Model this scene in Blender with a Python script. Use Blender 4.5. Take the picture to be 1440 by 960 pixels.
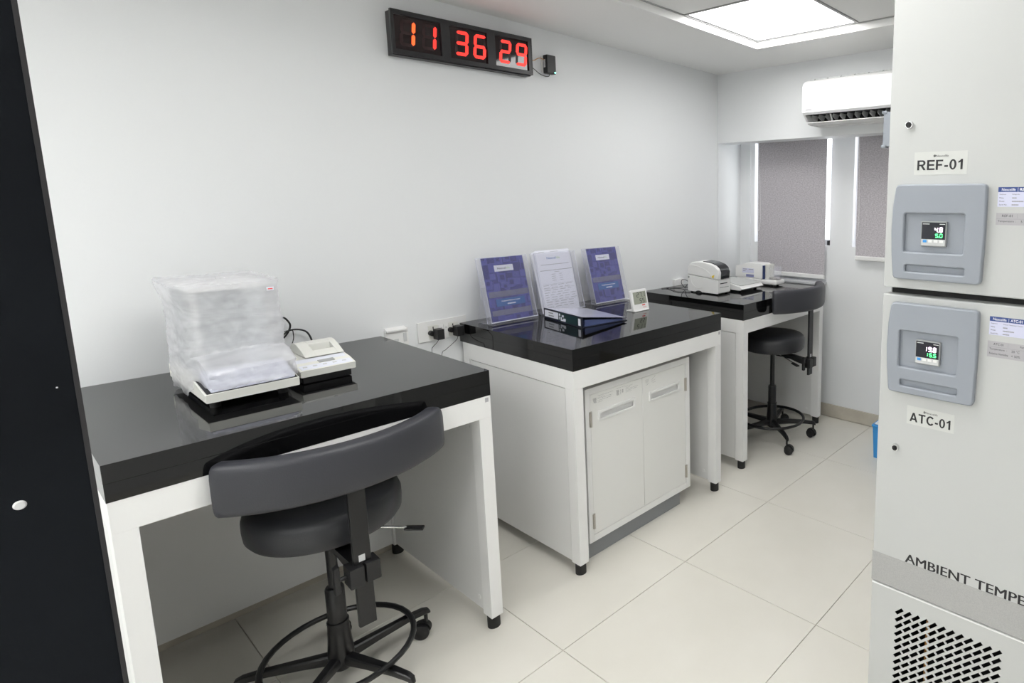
import bpy, bmesh, math, random
from mathutils import Vector as V, Matrix
random.seed(7)
sc = bpy.context.scene
col = sc.collection
for o in list(bpy.data.objects):
    bpy.data.objects.remove(o, do_unlink=True)
PI = math.pi

# ------------------------------------------------------------------ camera
F, PX, PY = 836.8, 1028.5, 400.8
yaw, pitch, roll = -0.646, -0.1466, 0.0014
fw = V((math.sin(yaw)*math.cos(pitch), math.cos(yaw)*math.cos(pitch), math.sin(pitch)))
rt = fw.cross(V((0, 0, 1))).normalized(); up = rt.cross(fw)
rt, up = rt*math.cos(roll)+up*math.sin(roll), -rt*math.sin(roll)+up*math.cos(roll)
cam = bpy.data.cameras.new('camera'); co = bpy.data.objects.new('camera', cam); col.objects.link(co)
m = Matrix((rt, up, -fw)).transposed().to_4x4(); m.translation = V((2.5338, 0.292, 1.4612)); co.matrix_world = m
cam.sensor_width = 36; cam.lens = F/1440*36
cam.shift_x = (720-PX)/1440; cam.shift_y = (PY-480)/1440
cam.clip_start = 0.02; cam.clip_end = 60
sc.camera = co

# ------------------------------------------------------------------ light and exposure
w = bpy.data.worlds.new('world'); sc.world = w; w.use_nodes = True
w.node_tree.nodes['Background'].inputs[0].default_value = (0.95, 0.98, 1, 1)
w.node_tree.nodes['Background'].inputs[1].default_value = 4.0
LAMP = 10.0
sc.view_settings.view_transform = 'Standard'; sc.view_settings.look = 'None'
sc.view_settings.gamma = 1; sc.view_settings.use_curve_mapping = False
sc.view_settings.exposure = 0.06
sc.cycles.transparent_max_bounces = 40

# ------------------------------------------------------------------ materials
MATS = {}
def mat(name, c, rough=.5, metal=0, emit=None, alpha=1, bump=None, var=None, ior=1.5, coat=0, trans=0):
    if name in MATS: return MATS[name]
    a = bpy.data.materials.new(name); a.use_nodes = True; nt = a.node_tree; b = nt.nodes['Principled BSDF']
    b.inputs['Base Color'].default_value = (*c, 1); b.inputs['Roughness'].default_value = rough
    b.inputs['Metallic'].default_value = metal; b.inputs['IOR'].default_value = ior; b.inputs['Alpha'].default_value = alpha
    b.inputs['Coat Weight'].default_value = coat; b.inputs['Transmission Weight'].default_value = trans
    if emit:
        b.inputs['Emission Color'].default_value = (*emit[0], 1); b.inputs['Emission Strength'].default_value = emit[1]
    tc = nt.nodes.new('ShaderNodeTexCoord')
    if var:   # (scale, second colour, low, high)
        n = nt.nodes.new('ShaderNodeTexNoise'); n.inputs['Scale'].default_value = var[0]; n.inputs['Detail'].default_value = 4
        nt.links.new(tc.outputs['Object'], n.inputs['Vector'])
        r = nt.nodes.new('ShaderNodeValToRGB'); r.color_ramp.elements[0].position = var[2]; r.color_ramp.elements[1].position = var[3]
        r.color_ramp.elements[0].color = (*c, 1); r.color_ramp.elements[1].color = (*var[1], 1)
        nt.links.new(n.outputs['Fac'], r.inputs[0]); nt.links.new(r.outputs[0], b.inputs['Base Color'])
    if bump:  # (scale, strength)
        n = nt.nodes.new('ShaderNodeTexNoise'); n.inputs['Scale'].default_value = bump[0]; n.inputs['Detail'].default_value = 3
        nt.links.new(tc.outputs['Object'], n.inputs['Vector'])
        p = nt.nodes.new('ShaderNodeBump'); p.inputs['Strength'].default_value = bump[1]; p.inputs['Distance'].default_value = .002
        nt.links.new(n.outputs['Fac'], p.inputs['Height']); nt.links.new(p.outputs[0], b.inputs['Normal'])
    MATS[name] = a; return a
wall_m = mat('wall_paint', (.84, .855, .865), .55, bump=(60, .08))
ceil_m = mat('ceiling_paint', (.90, .90, .89), .7)
ctile_m = mat('ceiling_tile_board', (.86, .86, .85), .8, bump=(300, .2))
tbar_m = mat('grid_metal', (.42, .42, .42), .5)
tile_m = mat('floor_ceramic', (.76, .735, .665), .32, var=(3.5, (.80, .775, .71), .35, .7), bump=(25, .03))
grout_m = mat('grout', (.52, .49, .42), .8)
base_m = mat('skirting_ceramic', (.50, .46, .39), .4, var=(14, (.58, .54, .46), .3, .7))
granite_m = mat('black_granite', (.003, .003, .0033), .045, var=(700, (.022, .022, .024), .55, .8), ior=1.55)
frame_m = mat('white_powder_coat', (.88, .88, .87), .38)
panel_m = mat('white_side_panel', (.82, .82, .81), .45)
seam_m = mat('seam_shadow', (.25, .25, .24), .8)
leather_m = mat('grey_leatherette', (.036, .037, .045), .42, bump=(350, .25))
leather2_m = mat('black_leatherette', (.026, .027, .031), .40, bump=(350, .25))
blk_m = mat('black_plastic', (.008, .008, .009), .42)
blkm_m = mat('black_metal', (.006, .006, .007), .30)
rub_m = mat('black_rubber', (.01, .01, .01), .6)
chrome_m = mat('chrome', (.7, .7, .7), .2, metal=1)
steel_m = mat('brushed_steel', (.55, .52, .48), .35, metal=1)
plinth_m = mat('grey_plinth', (.27, .28, .29), .5)
white_m = mat('white_plastic', (.86, .86, .85), .35)
offw_m = mat('ivory_plastic', (.80, .80, .75), .4)
grey_m = mat('grey_plastic', (.36, .37, .37), .45)
lgrey_m = mat('light_grey_plastic', (.62, .63, .63), .4)
fridge_m = mat('chamber_white_enamel', (.555, .565, .555), .36, bump=(400, .04))
strip_m = mat('silver_band', (.40, .40, .395), .45, var=(500, (.44, .44, .43), .4, .6))
abs_m = mat('blue_grey_moulding', (.31, .335, .375), .42, bump=(500, .08))
ink_m = mat('black_ink', (.012, .011, .014), .5)
inkg_m = mat('grey_ink', (.30, .30, .32), .6)
paper_m = mat('paper', (.84, .85, .93), .7)
lilac_m = mat('label_lilac', (.66, .67, .83), .5)
greylab_m = mat('label_grey', (.45, .44, .46), .5)
navy_m = mat('label_navy', (.035, .07, .25), .45)
film_m = mat('clear_label', (.63, .64, .615), .3)
blue_m = mat('bright_blue_plastic', (.04, .30, .72), .4)
bag_lin = mat('liner_white', (.85, .87, .9), .4)
red_m = mat('seven_segment_red', (.5, .01, .01), .4, emit=((1, .035, .025), 1.6))
amber_m = mat('seven_segment_orange', (.5, .05, .01), .4, emit=((1, .10, .02), 1.9))
seg0_m = mat('unlit_segment', (.028, .008, .009), .4)
clkglass_m = mat('clock_window', (.012, .004, .005), .06)
clk_m = mat('clock_case', (.016, .016, .018), .35)
wd_m = mat('digit_white', (.9, .8, .9), .4, emit=((1, .80, 1), 2.2))
gd_m = mat('digit_green', (.1, .9, .3), .4, emit=((.10, 1, .25), 1.8))
led_m = mat('led_green', (.2, .9, .7), .4, emit=((.3, 1, .75), 3))
lcd_m = mat('lcd_green_grey', (.36, .38, .31), .25)
lampm = mat('led_diffuser', (.9, .9, .9), .5, emit=((1, .995, .98), LAMP))
dark_m = mat('dark_door_laminate', (.007, .009, .012), .6, ior=1.25, bump=(120, .2), var=(8, (.005, .0065, .009), .4, .6))
darke_m = mat('dark_door_edge', (.03, .028, .03), .5)
glass_m = mat('thin_glass', (.85, .92, .95), .05, alpha=.12)
smoke_m = mat('printer_smoke_window', (.02, .022, .025), .15)
navyp_m = mat('navy_plastic', (.01, .03, .13), .4)
teal_m = mat('green_spine', (.008, .035, .035), .35)
binder_m = mat('binder_navy', (.012, .014, .028), .35)
yell_m = mat('yellow_sticker', (.75, .55, .06), .5)
copper_m = mat('orange_wire', (.65, .30, .08), .5)
alu_m = mat('satin_aluminium', (.62, .63, .65), .4)
bin_in = mat('dark_interior', (.02, .02, .022), .7)

def acrylic():
    a = bpy.data.materials.new('acrylic'); a.use_nodes = True; nt = a.node_tree; n = nt.nodes; n.remove(n['Principled BSDF'])
    out = n['Material Output']; t = n.new('ShaderNodeBsdfTransparent'); t.inputs[0].default_value = (.985, .985, .995, 1)
    g = n.new('ShaderNodeBsdfGlossy'); g.inputs['Roughness'].default_value = .04
    f = n.new('ShaderNodeFresnel'); f.inputs[0].default_value = 1.25; mx = n.new('ShaderNodeMixShader')
    d = n.new('ShaderNodeBsdfDiffuse'); d.inputs[0].default_value = (.85, .85, .97, 1); m0 = n.new('ShaderNodeMixShader'); m0.inputs[0].default_value = .045
    nt.links.new(t.outputs[0], m0.inputs[1]); nt.links.new(d.outputs[0], m0.inputs[2])
    nt.links.new(f.outputs[0], mx.inputs[0]); nt.links.new(m0.outputs[0], mx.inputs[1]); nt.links.new(g.outputs[0], mx.inputs[2])
    nt.links.new(mx.outputs[0], out.inputs[0]); return a
acr_m = acrylic()
def milky():
    a = bpy.data.materials.new('acrylic_side'); a.use_nodes = True; nt = a.node_tree; n = nt.nodes; n.remove(n['Principled BSDF'])
    t = n.new('ShaderNodeBsdfTransparent'); d = n.new('ShaderNodeBsdfDiffuse'); d.inputs[0].default_value = (.86, .87, .98, 1); mx = n.new('ShaderNodeMixShader'); mx.inputs[0].default_value = .10
    nt.links.new(t.outputs[0], mx.inputs[1]); nt.links.new(d.outputs[0], mx.inputs[2]); nt.links.new(mx.outputs[0], n['Material Output'].inputs[0]); return a
acs_m = milky()
acre_m = mat('acrylic_edge', (.80, .81, .95), .2, alpha=.6)

def polythene():
    a = bpy.data.materials.new('polythene_bag'); a.use_nodes = True; nt = a.node_tree; n = nt.nodes; n.remove(n['Principled BSDF'])
    out = n['Material Output']
    t = n.new('ShaderNodeBsdfTransparent'); t.inputs[0].default_value = (.985, .985, .99, 1)
    d = n.new('ShaderNodeBsdfDiffuse'); d.inputs[0].default_value = (.94, .94, .97, 1)
    tl = n.new('ShaderNodeBsdfTranslucent'); tl.inputs[0].default_value = (.93, .93, .96, 1)
    g = n.new('ShaderNodeBsdfGlossy'); g.inputs['Roughness'].default_value = .22
    tc = n.new('ShaderNodeTexCoord'); mp = n.new('ShaderNodeMapping'); mp.inputs['Scale'].default_value = (1, .6, 2.6)
    no = n.new('ShaderNodeTexNoise'); no.inputs['Scale'].default_value = 9; no.inputs['Detail'].default_value = 4; no.inputs['Distortion'].default_value = .8
    bu = n.new('ShaderNodeBump'); bu.inputs['Strength'].default_value = .30; bu.inputs['Distance'].default_value = .012
    L = nt.links.new
    L(tc.outputs['Object'], mp.inputs[0]); L(mp.outputs[0], no.inputs['Vector']); L(no.outputs['Fac'], bu.inputs['Height'])
    for s in (d, g, tl): L(bu.outputs[0], s.inputs['Normal'])
    m1 = n.new('ShaderNodeMixShader'); m1.inputs[0].default_value = .42; L(d.outputs[0], m1.inputs[1]); L(tl.outputs[0], m1.inputs[2])
    m2 = n.new('ShaderNodeMixShader'); m2.inputs[0].default_value = .12; L(m1.outputs[0], m2.inputs[1]); L(g.outputs[0], m2.inputs[2])
    m3 = n.new('ShaderNodeMixShader')
    r = n.new('ShaderNodeMapRange'); r.inputs[1].default_value = .3; r.inputs[2].default_value = .7; r.inputs[3].default_value = .40; r.inputs[4].default_value = .58
    L(no.outputs['Fac'], r.inputs[0]); L(r.outputs[0], m3.inputs[0]); L(t.outputs[0], m3.inputs[1]); L(m2.outputs[0], m3.inputs[2])
    L(m3.outputs[0], out.inputs[0]); return a
bag_m = polythene()

def cover():
    a = bpy.data.materials.new('booklet_cover'); a.use_nodes = True; nt = a.node_tree; n = nt.nodes; b = n['Principled BSDF']; L = nt.links.new
    b.inputs['Roughness'].default_value = .3
    tc = n.new('ShaderNodeTexCoord'); mp = n.new('ShaderNodeMapping'); mp.inputs['Scale'].default_value = (0, 1, 1)
    v = n.new('ShaderNodeTexVoronoi'); v.distance = 'CHEBYCHEV'; v.inputs['Scale'].default_value = 27; v.inputs['Randomness'].default_value = .55
    L(tc.outputs['Object'], mp.inputs[0]); L(mp.outputs[0], v.inputs['Vector'])
    r = n.new('ShaderNodeValToRGB'); r.color_ramp.interpolation = 'CONSTANT'
    e = r.color_ramp.elements; e[0].color = (.045, .048, .24, 1); e[1].position = .55; e[1].color = (.075, .078, .34, 1)
    x = e.new(.25); x.color = (.034, .036, .19, 1); x = e.new(.8); x.color = (.095, .098, .39, 1)
    w2 = n.new('ShaderNodeMath'); w2.operation = 'MULTIPLY_ADD'; w2.inputs[1].default_value = 1.3; sp = n.new('ShaderNodeSeparateColor')
    L(v.outputs['Color'], sp.inputs[0]); L(v.outputs['Distance'], w2.inputs[0]); L(sp.outputs[0], w2.inputs[2])
    fr = n.new('ShaderNodeMath'); fr.operation = 'FRACT'; L(w2.outputs[0], fr.inputs[0]); L(fr.outputs[0], r.inputs[0]); L(r.outputs[0], b.inputs['Base Color'])
    return a
cover_m = cover()
def fabric():
    a = bpy.data.materials.new('blind_fabric'); a.use_nodes = True; nt = a.node_tree; n = nt.nodes; b = n['Principled BSDF']; L = nt.links.new
    b.inputs['Roughness'].default_value = .9
    tc = n.new('ShaderNodeTexCoord'); mp = n.new('ShaderNodeMapping'); mp.inputs['Scale'].default_value = (1, 1, 1.6)
    v = n.new('ShaderNodeTexNoise'); v.inputs['Scale'].default_value = 110; v.inputs['Detail'].default_value = 3
    L(tc.outputs['Object'], mp.inputs[0]); L(mp.outputs[0], v.inputs['Vector'])
    r = n.new('ShaderNodeValToRGB'); e = r.color_ramp.elements; e[0].position = .35; e[0].color = (.43, .405, .43, 1); e[1].position = .65; e[1].color = (.62, .59, .62, 1)
    L(v.outputs['Fac'], r.inputs[0]); L(r.outputs[0], b.inputs['Base Color']); return a
fabric_m = fabric()

# ------------------------------------------------------------------ mesh building
class B:
    def __init__(s): s.bm = bmesh.new(); s.mi = 0; s.bev = False
    def _tag(s, faces):
        for f in faces: f.material_index = s.mi
    def box(s, x0, x1, y0, y1, z0, z1, bev=0, seg=2):
        return s.obox(V((x0, y0, z0)), V((x1-x0, 0, 0)), V((0, y1-y0, 0)), V((0, 0, z1-z0)), bev, seg)
    def obox(s, o, a, b, c, bev=0, seg=2):
        vs = [s.bm.verts.new(o+a*i+b*j+c*k) for k in (0, 1) for j in (0, 1) for i in (0, 1)]
        fs = [s.bm.faces.new([vs[i] for i in q]) for q in ((0, 2, 3, 1), (4, 5, 7, 6), (0, 1, 5, 4), (1, 3, 7, 5), (3, 2, 6, 7), (2, 0, 4, 6))]
        if a.cross(b).dot(c) < 0: bmesh.ops.reverse_faces(s.bm, faces=fs)
        s._tag(fs)
        if bev:
            s.bev = True; es = list({e for f in fs for e in f.edges})
            r = bmesh.ops.bevel(s.bm, geom=es, offset=bev, segments=seg, profile=.5, affect='EDGES', clamp_overlap=True)
            s._tag(r['faces'])
        return s
    def prism(s, pts, o, u, v, n, d0, d1, bev=0):
        o, u, v, n = V(o), V(u), V(v), V(n)
        a = [s.bm.verts.new(o+u*p[0]+v*p[1]+n*d0) for p in pts]; b = [s.bm.verts.new(o+u*p[0]+v*p[1]+n*d1) for p in pts]
        N = len(pts); fs = [s.bm.faces.new(a[::-1]), s.bm.faces.new(b)]
        for i in range(N): fs.append(s.bm.faces.new((a[i], a[(i+1) % N], b[(i+1) % N], b[i])))
        s._tag(fs)
        if bev:
            s.bev = True; es = list({e for f in fs[:2] for e in f.edges})
            r = bmesh.ops.bevel(s.bm, geom=es, offset=bev, segments=2, profile=.5, affect='EDGES', clamp_overlap=True); s._tag(r['faces'])
        return s
    def rings(s, rs, cap=True, closed=False):
        vr = [[s.bm.verts.new(p) for p in r] for r in rs]; N = len(vr[0]); fs = []
        R = len(vr)
        for i in range(R if closed else R-1):
            a, b = vr[i], vr[(i+1) % R]
            for j in range(N): fs.append(s.bm.faces.new((a[j], a[(j+1) % N], b[(j+1) % N], b[j])))
        if cap and not closed: fs.append(s.bm.faces.new(vr[0][::-1])); fs.append(s.bm.faces.new(vr[-1]))
        s._tag(fs); return s
    def cyl(s, a, b, r, r2=None, seg=20):
        a, b = V(a), V(b); r2 = r if r2 is None else r2; d = (b-a).normalized()
        u = d.orthogonal().normalized(); w_ = d.cross(u)
        f = lambda c, q: [c+(u*math.cos(t*2*PI/seg)+w_*math.sin(t*2*PI/seg))*q for t in range(seg)]
        return s.rings([f(a, r), f(b, r2)])
    def lathe(s, prof, c, seg=32, axis=None):
        c = V(c)
        return s.rings([[c+V((r*math.cos(t*2*PI/seg), r*math.sin(t*2*PI/seg), z)) for t in range(seg)] for r, z in prof])
    def tube(s, pts, r, seg=8, closed=False, smooth=6):
        P = [V(p) for p in pts]
        if smooth:
            Q = []; n = len(P)
            rng = range(n if closed else n-1)
            g = lambda i: P[i % n] if closed else P[max(0, min(n-1, i))]
            for i in rng:
                for k in range(smooth):
                    t = k/smooth; a, b, c, d = g(i-1), g(i), g(i+1), g(i+2)
                    Q.append(.5*((2*b)+(c-a)*t+(2*a-5*b+4*c-d)*t*t+(3*b-a-3*c+d)*t**3))
            if not closed: Q.append(P[-1])
            P = Q
        n = len(P); rs = []; u = None
        for i in range(n):
            d = ((P[(i+1) % n] if closed or i < n-1 else P[i])-(P[i-1] if closed or i > 0 else P[i])).normalized()
            if u is None: u = d.orthogonal().normalized()
            u = (u-d*u.dot(d)).normalized(); w_ = d.cross(u)
            rs.append([P[i]+(u*math.cos(t*2*PI/seg)+w_*math.sin(t*2*PI/seg))*r for t in range(seg)])
        return s.rings(rs, closed=closed)
    def mesh(s, name, off, smooth=True, ang=35):
        bm = s.bm
        bmesh.ops.recalc_face_normals(bm, faces=bm.faces[:])
        if off is not None: bmesh.ops.translate(bm, verts=bm.verts[:], vec=-V(off))
        if smooth:
            for f in bm.faces: f.smooth = True
            for e in bm.edges:
                if len(e.link_faces) == 2 and e.calc_face_angle(0) > math.radians(ang): e.smooth = False
        me = bpy.data.meshes.new(name); bm.to_mesh(me); bm.free(); return me
def tag(o, label=None, cat=None, group=None, kind=None):
    if label: o['label'] = label
    if cat: o['category'] = cat
    if group: o['group'] = group
    if kind: o['kind'] = kind
    return o
ORG = {}
def thing(name, loc, label, cat, group=None, kind=None):
    o = bpy.data.objects.new(name, None); col.objects.link(o); o.location = loc; o.empty_display_size = .05
    ORG[o] = V(loc); return tag(o, label, cat, group, kind)
def part(name, b, m, parent, label=None, smooth=True, loc=None, kind=None):
    """links one mesh; coordinates are given in world space; parent None makes a top-level object with origin loc"""
    org = ORG[parent] if parent is not None else V(loc or (0, 0, 0))
    wn_ = isinstance(b, B) and b.bev and smooth
    me = b.mesh(name, org, smooth) if isinstance(b, B) else b
    for x in (m if isinstance(m, (list, tuple)) else [m]): me.materials.append(x)
    o = bpy.data.objects.new(name, me); col.objects.link(o)
    if parent is not None: o.parent = parent
    else: o.location = org
    ORG[o] = org
    if wn_:
        md = o.modifiers.new('weighted_normal', 'WEIGHTED_NORMAL'); md.keep_sharp = True; md.weight = 90
    return tag(o, label, kind=kind)
def bx(*a, **k): return B().box(*a, **k)
def curve_mesh(cu, M4):
    o = bpy.data.objects.new('tmp', cu); col.objects.link(o); dg = bpy.context.evaluated_depsgraph_get(); dg.update()
    me = bpy.data.meshes.new_from_object(o.evaluated_get(dg)); bpy.data.objects.remove(o, do_unlink=True); bpy.data.curves.remove(cu)
    me.transform(M4); return me
def text(s, o, u, v, wid, hei, m, parent, name='lettering', bold=0, n=None, depth=.0003, label=None, center=False):
    """word set with its lower left corner at o, along u, up v, scaled to wid x hei (either may be None)"""
    u, v = V(u).normalized(), V(v).normalized(); n = u.cross(v)
    cu = bpy.data.curves.new('t', 'FONT'); cu.body = s; cu.size = 1; cu.offset = bold; cu.resolution_u = 3
    me = curve_mesh(cu, Matrix.Identity(4))
    xs = [p.co.x for p in me.vertices]; ys = [p.co.y for p in me.vertices]
    x0, x1, y0, y1 = min(xs), max(xs), min(ys), max(ys)
    sy = hei/(y1-y0) if hei else wid/(x1-x0); sx = wid/(x1-x0) if wid else sy
    if center: x0 = (x0+x1)/2
    org = ORG[parent]; o = V(o)+n*depth-org
    for p in me.vertices: p.co = o+u*((p.co.x-x0)*sx)+v*((p.co.y-y0)*sy)
    me.name = name
    return part(name, me, m, parent, label)
def plate(outer, holes, o, u, v, thick, bev, org, res=1):
    """flat plate with real holes: outline and holes are 2D polygons; front face looks along u x v"""
    cu = bpy.data.curves.new('p', 'CURVE'); cu.dimensions = '2D'; cu.fill_mode = 'BOTH'; cu.extrude = thick/2; cu.bevel_depth = bev; cu.bevel_resolution = 1; cu.offset = -bev
    for poly in [outer]+holes:
        sp = cu.splines.new('POLY'); sp.points.add(len(poly)-1); sp.use_cyclic_u = True
        for i, q in enumerate(poly): sp.points[i].co = (q[0], q[1], 0, 1)
    u, v = V(u), V(v); n = u.cross(v); M4 = Matrix((u, v, n)).transposed().to_4x4(); M4.translation = V(o)+n*(thick/2)-V(org)
    return curve_mesh(cu, M4)
def rrect(x0, x1, y0, y1, r, k=4):
    out = []
    for cx, cy, a0 in ((x1-r, y1-r, 0), (x0+r, y1-r, PI/2), (x0+r, y0+r, PI), (x1-r, y0+r, 3*PI/2)):
        for i in range(k+1):
            a = a0+i*PI/2/k; out.append((cx+r*math.cos(a), cy+r*math.sin(a)))
    return out
def glyph(ch):
    """bold grotesque capitals in a unit-high box: (width, outline, holes)"""
    def arc(cx, cy, rx, ry, a0, a1, k=10): return [(cx+rx*math.cos(math.radians(a0+(a1-a0)*i/k)), cy+ry*math.sin(math.radians(a0+(a1-a0)*i/k))) for i in range(k+1)]
    s = .19
    if ch == 'E': return .70, [(0, 0), (.70, 0), (.70, .165), (s, .165), (s, .42), (.65, .42), (.65, .585), (s, .585), (s, .835), (.68, .835), (.68, 1), (0, 1)], []
    if ch == 'F': return .64, [(0, 0), (s, 0), (s, .41), (.56, .41), (.56, .575), (s, .575), (s, .835), (.64, .835), (.64, 1), (0, 1)], []
    if ch == 'T': return .74, [(.275, 0), (.465, 0), (.465, .835), (.74, .835), (.74, 1), (0, 1), (0, .835), (.275, .835)], []
    if ch == 'A': return .86, [(0, 0), (.19, 0), (.26, .21), (.60, .21), (.67, 0), (.86, 0), (.53, 1), (.33, 1)], [[(.315, .37), (.545, .37), (.43, .74)]]
    if ch == 'R': return .80, [(0, 0), (s, 0), (s, .41), (.33, .41), (.58, 0), (.80, 0), (.53, .43)]+arc(.46, .715, .29, .285, -60, 90)+[(0, 1)], [[(s, .575), (.44, .575)]+arc(.44, .71, .12, .13, -80, 80, 6)+[(.44, .84), (s, .84)]]
    if ch == 'C': return .80, arc(.44, .5, .42, .515, 38, 322, 22)+arc(.44, .5, .235, .345, 322, 38, 16), []
    if ch == '0': return .62, arc(.31, .5, .31, .51, 0, 360, 22)[:-1], [arc(.31, .5, .13, .36, 0, 360, 18)[:-1]]
    if ch == '1': return .50, [(.25, 0), (.44, 0), (.44, 1), (.285, 1), (.20, .88), (.05, .79), (.05, .63), (.16, .67), (.25, .73)], []
    return .36, [(.02, .27), (.34, .27), (.34, .45), (.02, .45)], []
def block_text(s, o, wid, hei, m, parent, depth=.0007):
    gs = [glyph(c) for c in s]; gap = .10; tot = sum(g[0] for g in gs)+gap*(len(gs)-1); x = 0; k = wid/tot; bm = bmesh.new()
    for w_, ol, hs in gs:
        S_ = lambda P: [((x+a)*k, b*hei) for a, b in P]
        me = plate(S_(ol), [S_(q) for q in hs], V(o)-Y*(depth-.0002), X, Z, .0002, 0, ORG[parent]); bm.from_mesh(me); bpy.data.meshes.remove(me); x += w_+gap
    me = bpy.data.meshes.new('lettering'); bm.to_mesh(me); bm.free(); return part('lettering', me, m, parent)
SEGS = {'0': 'abcdef', '1': 'bc', '2': 'abged', '3': 'abgcd', '4': 'fgbc', '5': 'afgcd', '6': 'afgedc', '7': 'abc', '8': 'abcdefg', '9': 'abcdfg'}
def seven(b, ch, o, u, v, n, w_, h, t, d0, d1, slant=.08, which=None):
    o, u, v, n = V(o), V(u), V(v), V(n); v = v+u*slant; g = t*.12
    def H(cy): return [(g+t*.2, cy), (t*.7+g, cy+t/2), (w_-t*.7-g, cy+t/2), (w_-g-t*.2, cy), (w_-t*.7-g, cy-t/2), (t*.7+g, cy-t/2)]
    def W(cx, y0, y1): return [(cx, y0+g), (cx+t/2, y0+g+t/2), (cx+t/2, y1-g-t/2), (cx, y1-g), (cx-t/2, y1-g-t/2), (cx-t/2, y0+g+t/2)]
    S = {'a': H(h-t/2), 'g': H(h/2), 'd': H(t/2), 'b': W(w_-t/2, h/2, h-t*.3), 'c': W(w_-t/2, t*.3, h/2), 'f': W(t/2, h/2, h-t*.3), 'e': W(t/2, t*.3, h/2)}
    on = SEGS[ch] if which is None else which
    for k in on: b.prism(S[k], o, u, v, n, d0, d1)
X, Y, Z = V((1, 0, 0)), V((0, 1, 0)), V((0, 0, 1))
H = 0.9078; T = 0.0839; HC = 2.2587; HT = 2.2956; HS = 1.8167; YS = 3.497; YW = 3.77; XR = 3.15; YB = -2.7

# ------------------------------------------------------------------ the room
def struct(name, b, m, smooth=False, parent=None, label=None):
    return part(name, b, m, parent, label, smooth, kind='structure' if parent is None else None)
fl = struct('floor', bx(-.1, XR+.1, YB, YW+.1, -.08, -.004), grout_m)
ts, tx, ty = .6, 1.0466, 1.356
k0 = math.floor((0-tx)/ts); cache = {}
for i in range(k0, 5):
    for j in range(-7, 6):
        x0, x1 = max(0, tx+i*ts), min(XR, tx+(i+1)*ts); y0, y1 = max(YB, ty+j*ts), min(YW, ty+(j+1)*ts)
        if x1-x0 < .02 or y1-y0 < .02: continue
        g = .0011; wx, wy = x1-x0-2*g, y1-y0-2*g; key = (round(wx, 4), round(wy, 4))
        if key not in cache:
            me = B().box(0, wx, 0, wy, -.0045, 0, .0006, 1).mesh('tile', None, False); me.materials.append(tile_m); cache[key] = me
        o = bpy.data.objects.new('tile', cache[key]); col.objects.link(o); o.location = (x0+g, y0+g, 0); o.parent = fl
struct('wall_left', bx(-.12, 0, YB, YW+.12, 0, 2.4), wall_m)
struct('trim_1', bx(0, .006, YS, 3.56, 0, HS), wall_m)                      # slight step in the left wall beneath the beam
wb = B()
for a in ((-.12, .118, 0, 2.4), (.715, .872, 0, 2.4), (1.45, XR+.12, 0, 2.4), (.118, .715, 0, 1.150), (.872, 1.45, 0, 1.150), (.118, .715, 2.0, 2.4), (.872, 1.45, 2.0, 2.4)):
    wb.box(a[0], a[1], YW, YW+.12, a[2], a[3])
struct('wall_window', wb, wall_m)
struct('trim_2', bx(0, .085, YW-.012, YW, 0, 2.0), wall_m)                  # boxed-in strip in the corner beside the first window
struct('trim_3', bx(0, XR, YS, YS+.14, HS, 2.4), wall_m)                    # beam over the windows that carries the air conditioner
struct('wall_right', bx(XR, XR+.12, YB, YW+.12, 0, 2.4), wall_m)
struct('wall_front', B().box(0, 2.034, .20, .300, 2.15, 2.4).box(3.0, XR, .20, .300, 0, 2.4).box(2.034, 3.0, .20, .300, 2.15, 2.4).box(0, 2.034, .20, .300, 0, .10), wall_m)
for k in range(2):
    struct('window_%d' % (3+k), bx(.02+1.01*k, 1.0+1.03*k, .245, .250, .10, 2.149), glass_m)  # unseen glass partition, made up so the corridor lamps reach the room
struct('trim_5', bx(1.0, 1.03, .23, .27, .10, 2.149), dark_m)  # post of the made-up partition
struct('wall_corridor', bx(-.1, XR+.1, YB-.1, YB, 0, 2.4), wall_m)
for i, (x0, x1) in enumerate(((.118, .715), (.872, 1.45))):
    z0 = 1.150
    wn = struct('window_%d' % (i+1), B().box(x0, x1, YW+.05, YW+.085, z0, z0+.035).box(x0, x1, YW+.05, YW+.085, 1.965, 2.0).box(x0, x0+.03, YW+.05, YW+.085, z0+.035, 1.965).box(x1-.03, x1, YW+.05, YW+.085, z0+.035, 1.965).box((x0+x1)/2-.015, (x0+x1)/2+.015, YW+.052, YW+.083, z0+.035, 1.965), alu_m)
    struct('window_pane', bx(x0+.03, (x0+x1)/2-.015, YW+.064, YW+.069, z0+.035, 1.965), glass_m, parent=wn)
    struct('window_pane', bx((x0+x1)/2+.015, x1-.03, YW+.064, YW+.069, z0+.035, 1.965), glass_m, parent=wn)
    struct('window_stop', bx(x1-.032, x1-.001, YW+.02, YW+.049, z0+.001, z0+.03), blk_m, parent=wn, label='small dark stop at the window corner')
bs = struct('baseboard_window', bx(0, XR, YW-.012, YW, 0, .085, bev=.002), base_m)
struct('baseboard_left', bx(0, .012, .300, YW-.012, 0, .085, bev=.002), base_m)
struct('trim_4', B().box(0.09, .70, 3.665, YW, .897, .915, bev=.003).box(.09, .70, 3.665, 3.669, .87, .897), alu_m)  # ledge behind the far table

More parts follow.
